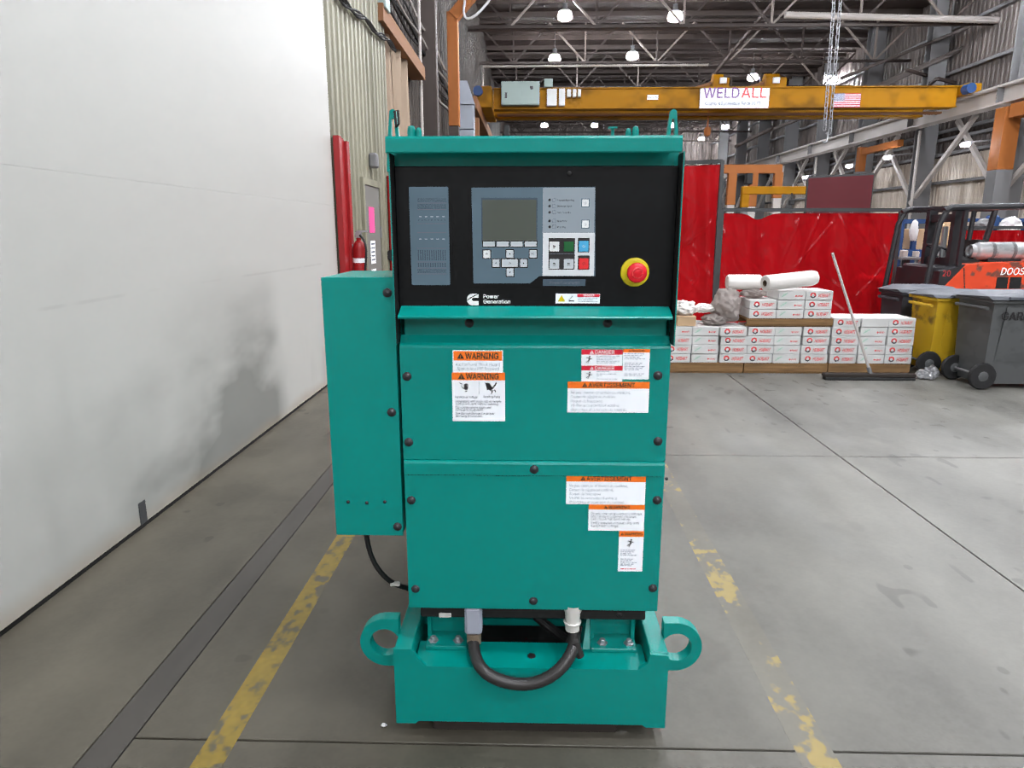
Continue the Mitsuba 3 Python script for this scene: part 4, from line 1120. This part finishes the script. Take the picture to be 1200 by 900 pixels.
def decal(name, px, Y, header, hh, head_mat, title, tm_, lab, tri=True, tw=.6, tcol='m_ink', th=None):
    r = R(*px, Y)
    L = part(name, G, plate(r, Y, FNT), 'm_label_white', False, lab)
    z1_ = r[3]; z0_ = at((px[0] + px[2]) / 2, px[1] + hh, Y)[2]
    y1 = Y - FNT
    part('header', L, bx(r[0] + tm_, r[1] - tm_, y1 - FNT, y1, z0_, z1_ - tm_), 'm_' + head_mat, False)
    y2 = y1 - FNT
    H_ = z1_ - tm_ - z0_
    th = th or .62
    W_ = r[1] - r[0]
    cap = H_ * th
    tri_w = cap * 1.35
    tw_ = W_ * tw
    x_ = (r[0] + r[1]) / 2 - (tw_ + tri_w) / 2
    zb_ = z0_ + (H_ - cap) / 2
    part('warning_triangle', L, extr_xz(Polygon([(x_, zb_), (x_ + tri_w * .86, zb_), (x_ + tri_w * .43, zb_ + cap)]).difference(sbox(x_ + tri_w * .38, zb_ + cap * .12, x_ + tri_w * .48, zb_ + cap * .62)), y2 - FNT, y2), tcol, False)
    part('title', L, words(title, x_ + tri_w, zb_, cap, y2, width=tw_, bold=True), tcol, False)
    return L, r, y1


def lines(L, px, Y, rows, mat, bold=False):
    ms = []
    for s, x, y, h, wpx in rows:
        a, b, b2 = at(x, y, Y), at(x + wpx, y, Y), at(x, y - h, Y)
        if s is None:                                      # print too small to read
            k = 0.0
            W_ = b[0] - a[0]
            while k < W_ - .003:
                w_ = min(rng.uniform(.004, .012), W_ - k)
                ms.append(bx(a[0] + k, a[0] + k + w_, Y - .0004, Y, a[2], b2[2])); k += w_ + .0022
        else:
            ms.append(words(s, a[0], a[2], b2[2] - a[2], Y, width=b[0] - a[0], bold=bold))
    part('printed_lines', L, ms, 'm_' + mat, False)


L, r, y = decal('warning_label', (530.5, 410.5, 589.5, 437), PY, 0, 12, 'orange', 'WARNING', .0025, 'upper left white label headed WARNING', tw=.66)
lines(L, None, y, [('Arc Flash and Shock Hazard', 534, 429, 4, 52), ('Appropriate PPE Required', 535.5, 433.8, 4, 49)], 'ink_soft')
L, r, y = decal('warning_label', (530, 436.5, 592, 493.5), PY - .0008, 0, 9, 'orange', 'WARNING', .0, 'tall white label with hand symbols headed WARNING', tw=.62, th=.72)
hand = lambda cx, cz, s: unary_union([Point(cx, cz).buffer(s * .9)] + [sbox(cx - s * .9 + i * s * .48, cz, cx - s * .9 + i * s * .48 + s * .38, cz + s * (1.9 + .25 * (1 - abs(i - 1.5)))) for i in range(4)] + [sbox(cx - s * .5, cz - s * 1.7, cx + s * .6, cz)])
p = at(546.5, 455, y)
part('pictogram', L, [extr_xz(hand(p[0] - .001, p[2] + .001, .0065).difference(sbox(p[0] - .012, p[2] - .008, p[0] + .012, p[2] - .0045)), y - FNT, y), tube([(p[0] - .02, y - .0005, p[2] + .016), (p[0] - .012, y - .0005, p[2] + .012), (p[0] - .014, y - .0005, p[2] + .005), (p[0] - .006, y - .0005, p[2] - .002)], .0011, 4)], 'm_ink', False)
p = at(575, 455, y)
part('pictogram', L, extr_xz(unary_union([Polygon([(p[0] - .016, p[2] + .016), (p[0] - .004, p[2] + .016), (p[0] + .005, p[2] + .002), (p[0] + .002, p[2] - .010), (p[0] - .004, p[2] - .004), (p[0] - .010, p[2] - .006), (p[0] - .012, p[2] + .004)]), Polygon([(p[0] + .014, p[2] + .016), (p[0] + .019, p[2] + .016), (p[0] + .006, p[2] - .003), (p[0] + .003, p[2] - .001)]), Polygon([(p[0] + .004, p[2] - .016), (p[0] + .001, p[2] - .016), (p[0] + .004, p[2] - .006), (p[0] + .008, p[2] - .006)]), Polygon([(p[0] + .009, p[2] - .005), (p[0] + .014, p[2] - .012), (p[0] + .016, p[2] - .011), (p[0] + .012, p[2] - .003)])]), y - FNT, y), 'm_ink', False)
a, b = at(561.5, 447, y), at(561.5, 462, y); part('divider', L, bx(a[0] - .0004, a[0] + .0004, y - .0003, y, b[2], a[2]), 'm_ink_mid', False)
lines(L, None, y, [('Hazardous Voltage', 533.5, 466.3, 2.4, 26), ('Rotating Parts', 566, 466.1, 2.4, 20), ('Generators with automatic or remote', 533.5, 471.4, 2.6, 54), ('control will start without warning.', 533.5, 474.4, 2.6, 51), ('Can cause severe injury and', 533.5, 478.6, 2.6, 42), ('damage to equipment.', 533.5, 481.4, 2.6, 33), ('See Service Manual for proper', 533.5, 485.6, 2.6, 46), ('servicing procedures.', 533.5, 488.6, 2.6, 32)], 'ink_mid', True)

px = (681, 409.5, 729.5, 447)
L, r, y = decal('danger_label', (681.3, 409.5, 729.5, 428.5), PY, 0, 6, 'red_print', 'DANGER', 0, 'upper of two white labels headed DANGER', tcol='m_white_print', tw=.48, th=.72)
lines(L, None, y, [(None, 699, 418 + 2.0 * i, .8, 27 - 4 * (i % 3)) for i in range(5)], 'ink_soft')


def falling(L, cx, cz, s, y):
    part('pictogram', L, [extr_xz(Point(cx + s * .1, cz + s * 1.0).buffer(s * .22), y - FNT, y)] + [tube([(cx + a[0] * s, y - .0003, cz + a[1] * s) for a in q], s * .11, 4) for q in ([(0, .7), (0, 0)], [(0, 0), (-.9, -.6)], [(0, 0), (-.4, -.9)], [(0, .6), (-.8, .7)], [(0, .6), (.8, .3)])] + [extr_xz(Polygon([(cx - .2 * s, cz), (cx + .25 * s, cz), (cx + .2 * s, cz + .7 * s), (cx - .1 * s, cz + .7 * s)]), y - FNT, y)], 'm_ink', False)


p = at(690.5, 422, y); falling(L, p[0], p[2], .010, y)
L, r, y = decal('danger_label', (681.3, 428.5, 729.5, 447), PY, 0, 5.5, 'red_print', 'DANGER', 0, 'lower of two white labels headed DANGER', tcol='m_white_print', tw=.48, th=.72)
lines(L, None, y, [(None, 699, 436, .8, 16), (None, 699, 438.6, .8, 25), (None, 699, 441, .8, 6), (None, 699, 444.5, .8, 25)], 'ink_soft')
p = at(690.5, 440.5, y); falling(L, p[0], p[2], .010, y)
L, r, y = decal('warning_label', (729.8, 409, 761, 444.5), PY, 0, 4, 'orange', 'WARNING', 0, 'narrow white label headed WARNING beside the DANGER labels', tw=.5, th=.62)
lines(L, None, y, [(None, 731.5, yy, .8, 25 - 3 * (i % 3)) for i, yy in enumerate((415, 417, 419, 421, 426, 428, 430, 432, 434, 438.5, 440.5))], 'ink_soft')
L, r, y = decal('warning_label', (665, 447.3, 760.5, 483.5), PY - .0008, 0, 7.8, 'orange', 'AVERTISSEMENT', 0, 'upper white label headed AVERTISSEMENT', tw=.57, th=.66)
fr = ['Ne pas changer la tension du matériel.', 'Causer de dégâts au matériel.', 'Risque de blessures.', 'Vérifier la compatibilité entre le', 'disjoncteur et la tension du matériel.']
lines(L, None, y, [(s, 668.5, 461.2 + 5.05 * i, 3.0, w_) for i, (s, w_) in enumerate(zip(fr, (70, 53, 38, 57, 66)))], 'ink_soft')
L, r, y = decal('warning_label', (663.5, 557, 756.3, 591), 1.893, 0, 7.4, 'orange', 'AVERTISSEMENT', 0, 'lower white label headed AVERTISSEMENT', tw=.57, th=.66)
lines(L, None, y, [(s, 667, 570.4 + 4.8 * i, 2.9, w_) for i, (s, w_) in enumerate(zip(fr, (69, 52, 38, 56, 65)))], 'ink_soft')
L, r, y = decal('warning_label', (689.5, 591.5, 755, 622), 1.893 - .0008, 0, 5.5, 'orange', 'WARNING', 0, 'middle white label headed WARNING on the lower panel', tw=.38, th=.66)
lines(L, None, y, [('Do not change equipment voltage.', 692, 602.8, 2.6, 61), ('Will cause equipment damage.', 692, 606.2, 2.6, 54), ('Can cause personal injury.', 692, 609.2, 2.6, 47), ('Verify breaker compatibility with', 692, 613.8, 2.6, 57), ('equipment voltage.', 692, 617.2, 2.6, 33)], 'ink_mid')
L, r, y = decal('warning_label', (724.7, 622.3, 753.6, 669.5), 1.893, 0, 6.5, 'orange', 'WARNING', 0, 'narrow white label with falling figure headed WARNING', tw=.72, th=.5)
p = at(739, 637, y); falling(L, p[0], p[2], .012, y)
lines(L, None, y, [(None, 727, yy, .9, 19 - 3 * (i % 3)) for i, yy in enumerate((645, 647, 649, 651, 655.5, 657.5, 659.5, 661.5, 663))] , 'ink_soft')
lines(L, None, y, [(None, 727, 667, .9, 18)], 'red_print')

# ---------------------------------------------------------------- skid base
part('under_skirt', G, bx(XL + .03, XR - .03, 1.93, 2.28, .36, .44, .004), 'm_black', False)
r = R(568, 726, 664, 733, 2.1); part('cross_bar', G, bx(-.36, .385, 2.1, 2.14, r[2], r[3]), 'm_teal', False)
BF = 1.84
B0, B1 = -.411, .424
fp = Polygon([(B0, .047), (B0 + .06, .047), (B0 + .07, .056), (B1 - .07, .056), (B1 - .06, .047), (B1, .047), (B1, .297), (B1 - .055, .302), (B1 - .062, .27), (B1 - .09, .249), (B0 + .10, .249), (B0 + .075, .275), (B0 + .055, .306), (B0, .306)])
Bs = part('skid_base', G, extr_xz(fp, BF, BF + .012), 'm_teal', False)
part('top_flange', Bs, bx(B0 + .06, B1 - .06, BF + .002, 1.975, .240, .249, .002), 'm_teal', False)
for a, b in ((B0, B0 + .055), (B1 - .055, B1)):
    part('side_rail', Bs, bx(a, b, BF + .010, 4.6, .05, .303, .003), 'm_teal', False)
part('rear_channel', Bs, bx(B0 + .05, B1 - .05, 4.5, 4.6, .05, .30), 'm_teal', False)
part('floor_plate', Bs, bx(B0 + .05, B1 - .05, 1.98, 4.5, .06, .08), 'm_black', False)
p = at(623, 767, BF + .05); part('drain_plug', Bs, lathe([(0, .004), (.012, .003), (.013, 0)], 14, 'z', (p[0], 1.90, .249)), 'm_black')
for s, cx in ((-1, -.452), (1, .462)):
    e = Point(cx, .272).buffer(.083, 24).union(sbox(min(cx, B0 if s < 0 else B1), .189, max(cx, B0 if s < 0 else B1), .355)).difference(Point(cx + s * .004, .272).buffer(.047, 24))
    e = e.intersection(sbox(-1, 0, B0, 1) if s < 0 else sbox(B1, 0, 1, 1))
    part('lifting_ring', Bs, extr_xz(e, 1.925, 1.965), 'm_teal', 40)
zincb = mikit.ply(trimesh.util.concatenate([lathe([(0, .016), (.008, .016), (.010, .014), (.010, .004), (.017, .003), (.017, 0)], 6, 'z')]), 'm_zinc', False)
for px in (508, 537, 706, 737):
    p = at(px, 748, 1.955)
    part('mount_bolt', G, zincb, None, to=T().translate([float(p[0]), 1.955, .262]))
for a, b in ((500, 548), (692, 745)):
    x0_, x1_ = at(a, 748, 1.955)[0], at(b, 748, 1.955)[0]
    part('mount_bracket', G, [bx(x0_, x1_, 1.925, 2.02, .249, .262, .002), bx(x0_, x0_ + .012, 1.98, 2.02, .262, .37), bx(x1_ - .012, x1_, 1.98, 2.02, .262, .37), bx(x0_, x1_, 2.01, 2.02, .262, .37)], 'm_teal', False)
x0_, x1_ = at(683, 745, 1.94)[0], at(692, 745, 1.94)[0]
part('hanging_bracket', G, hull([(x0_, 1.94, .249), (x1_, 1.94, .249), (x0_, 2.02, .249), (x1_, 2.02, .249), (x1_, 2.0, .36), (x1_ - .004, 2.0, .36)]), 'm_teal', False)
p = at(522, 719, 1.935); part('bare_clip', G, bx(p[0] - .02, p[0] + .02, 1.922, 1.93, p[2] - .008, p[2] + .008, .003), 'm_fit_white', False)
p = at(726, 720, 1.93); part('hole_plug', G, lathe([(0, .004), (.008, .002), (.01, 0)], 12, 'y', (p[0], 1.93, p[2])), 'm_rubber')

# conduit hose across the front
Y = 1.915
a = at(555, 716, Y); b = at(671, 716, Y)
r = R(545, 716, 565, 741, Y); part('hose_fitting', G, bx(r[0], r[1], Y - .02, Y + .03, r[2], r[3] + .02, .008), 'm_fit_grey', False)
r = R(547, 741, 564, 753, Y); part('hose_nut', G, cyl(((r[0] + r[1]) / 2, Y, r[2]), ((r[0] + r[1]) / 2, Y, r[3]), (r[1] - r[0]) / 2, 8), 'm_brass_brown', 30)
r = R(660, 714, 682, 728, Y); x_ = (r[0] + r[1]) / 2
part('hose_fitting', G, lathe([(0, r[2] - .028), (.022, r[2] - .028), (.022, r[2] - .008), (.026, r[2] - .006), (.028, r[2]), (.022, r[2] + .002), (.024, r[3] - .01), (.028, r[3]), (.028, r[3] + .02)], 16, 'z', (x_, Y, 0)), 'm_fit_white', 40)
hp = [at(555, 750, Y), at(557, 768, 1.86), at(567, 786, 1.812), at(592, 799, 1.80), at(622, 801, 1.80), at(650, 789, 1.81), at(668, 768, 1.84), at(672, 744, Y)]
part('conduit_hose', G, tube(curve(hp, 40), .0185, 12), 'm_hose', 40, 'dark conduit hose looping across the base')
hp = [at(674, 752, 1.86), at(678, 764, 1.86), at(680, 769, 1.86)]
part('drain_elbow', G, tube(curve(hp, 6), .013, 8), 'm_hose', 40)
hp = [at(628, 722, 2.1), at(648, 738, 2.08), at(668, 752, 2.0)]
part('cable', G, tube(curve(hp, 8), .016, 8), 'm_rubber', 40)
hp = [(at(430, 628, 2.05)[0], 2.05, .67), at(433, 645, 2.05), at(442, 665, 2.06), at(456, 680, 2.08), at(470, 687, 2.12), at(478, 690, 2.2)]
part('cable', G, tube(curve(hp, 24), .0085, 8), 'm_rubber', 40, 'black cable hanging below the side box')
p = at(463, 685, 2.08); part('cable_tag', G, bx(p[0] - .016, p[0] + .016, 2.075, 2.09, p[2] - .005, p[2] + .007, .002), 'm_fit_white', False)

# engine and alternator behind the cabinet
part('alternator', G, lathe([(0, 0), (.30, 0), (.34, .03), (.34, .75), (.30, .8), (0, .8)], 32, 'y', (.01, 3.12, .80)), 'm_teal', 40)
part('alternator_foot', G, [bx(-.28, -.2, 2.4, 3.0, .303, .55), bx(.22, .3, 2.4, 3.0, .303, .55), bx(-.41, .42, 2.45, 2.55, .27, .32), bx(-.41, .42, 2.85, 2.95, .27, .32)], 'm_teal', False)
part('engine_block', G, bx(-.27, .29, 3.1, 4.2, .5, 1.25, .05), 'm_teal', False)
part('engine_head', G, bx(-.2, .22, 3.15, 4.15, 1.24, 1.6, .05), 'm_teal', False)
part('oil_pan', G, bx(-.2, .22, 3.2, 4.1, .303, .5, .03), 'm_teal', False)
part('engine_foot', G, [bx(-.41, .42, y, y + .08, .29, .34) for y in (3.3, 3.9)], 'm_teal', False)
part('radiator', G, bx(-.40, .41, 4.3, 4.46, .303, 1.62, .02), 'm_black', False)
part('radiator_frame', G, [bx(-.42, -.39, 4.26, 4.5, .303, 1.66), bx(.4, .43, 4.26, 4.5, .303, 1.66), bx(-.42, .43, 4.26, 4.5, 1.62, 1.66)], 'm_teal', False)
part('fan_shroud', G, lathe([(.22, 0), (.36, .02), (.38, .12)], 28, 'y', (.01, 4.3, 1.0)), 'm_black', 40)
# what shows above the hood
part('top_frame', G, [bx(-.36, -.33, 2.34, 2.40, .303, 1.80), bx(.35, .38, 2.34, 2.40, .303, 1.80), bx(-.43, .45, 2.34, 2.40, 1.72, 1.78)], 'm_teal', False)
for px in (460.5, 789):
    p = at(px, 128, 2.37); zt = p[2]
    s = .034
    e = Polygon([(p[0] - .026, 1.74), (p[0] + .026, 1.74), (p[0] + .022, 1.82), (p[0] + .010, zt - .006), (p[0], zt), (p[0] - .010, zt - .006), (p[0] - .022, 1.82)])
    hole = Polygon([(p[0] - .010, 1.80), (p[0] + .010, 1.80), (p[0] + .004, zt - .03), (p[0] - .004, zt - .03)])
    part('lifting_eye', G, extr_xz(e.difference(hole), 2.36, 2.38), 'm_teal', False)
p = at(466, 138, 2.35); part('shackle', G, tube([(p[0] - .008, 2.345, p[2] + .02), (p[0] + .004, 2.335, p[2] + .02), (p[0] + .006, 2.335, p[2] - .02), (p[0] - .004, 2.345, p[2] - .03)], .004, 6, closed=True), 'm_rubber')
for px0, px1, py in ((477, 487, 147), (487, 494, 149), (733, 740, 150), (741, 749, 147.5)):
    a = at((px0 + px1) / 2, py, 3.4); w = (at(px1, py, 3.4)[0] - at(px0, py, 3.4)[0]) / 2
    part('filler_cap', G, lathe([(0, a[2] + .0), (w * .7, a[2] - .004), (w, a[2] - .02), (w, 1.55)], 14, 'z', (a[0], 3.4, 0)), 'm_teal', 40)
a = at(718, 151, 3.4); part('vent_pipe', G, [cyl((a[0], 3.4, 1.58), (a[0], 3.4, a[2]), .008, 8), bx(a[0] - .02, a[0] + .02, 3.38, 3.42, a[2], a[2] + .008)], 'm_teal', 40)
a = at(594, 150, 3.4); part('vent_pipe', G, bx(a[0] - .012, a[0] + .012, 3.38, 3.42, 1.58, a[2] + .01), 'm_black', False)
t = thing('timber_block', 'dark timber block under the generator base front', 'timber'); put(t, bx(-.30, .28, 1.87, 1.97, 0, .047, .004), 'm_dark_wood', False)
t = thing('timber_block', 'dark timber block under the generator base rear', 'timber'); put(t, bx(-.42, .43, 4.2, 4.3, 0, .049, .004), 'm_dark_wood', False)
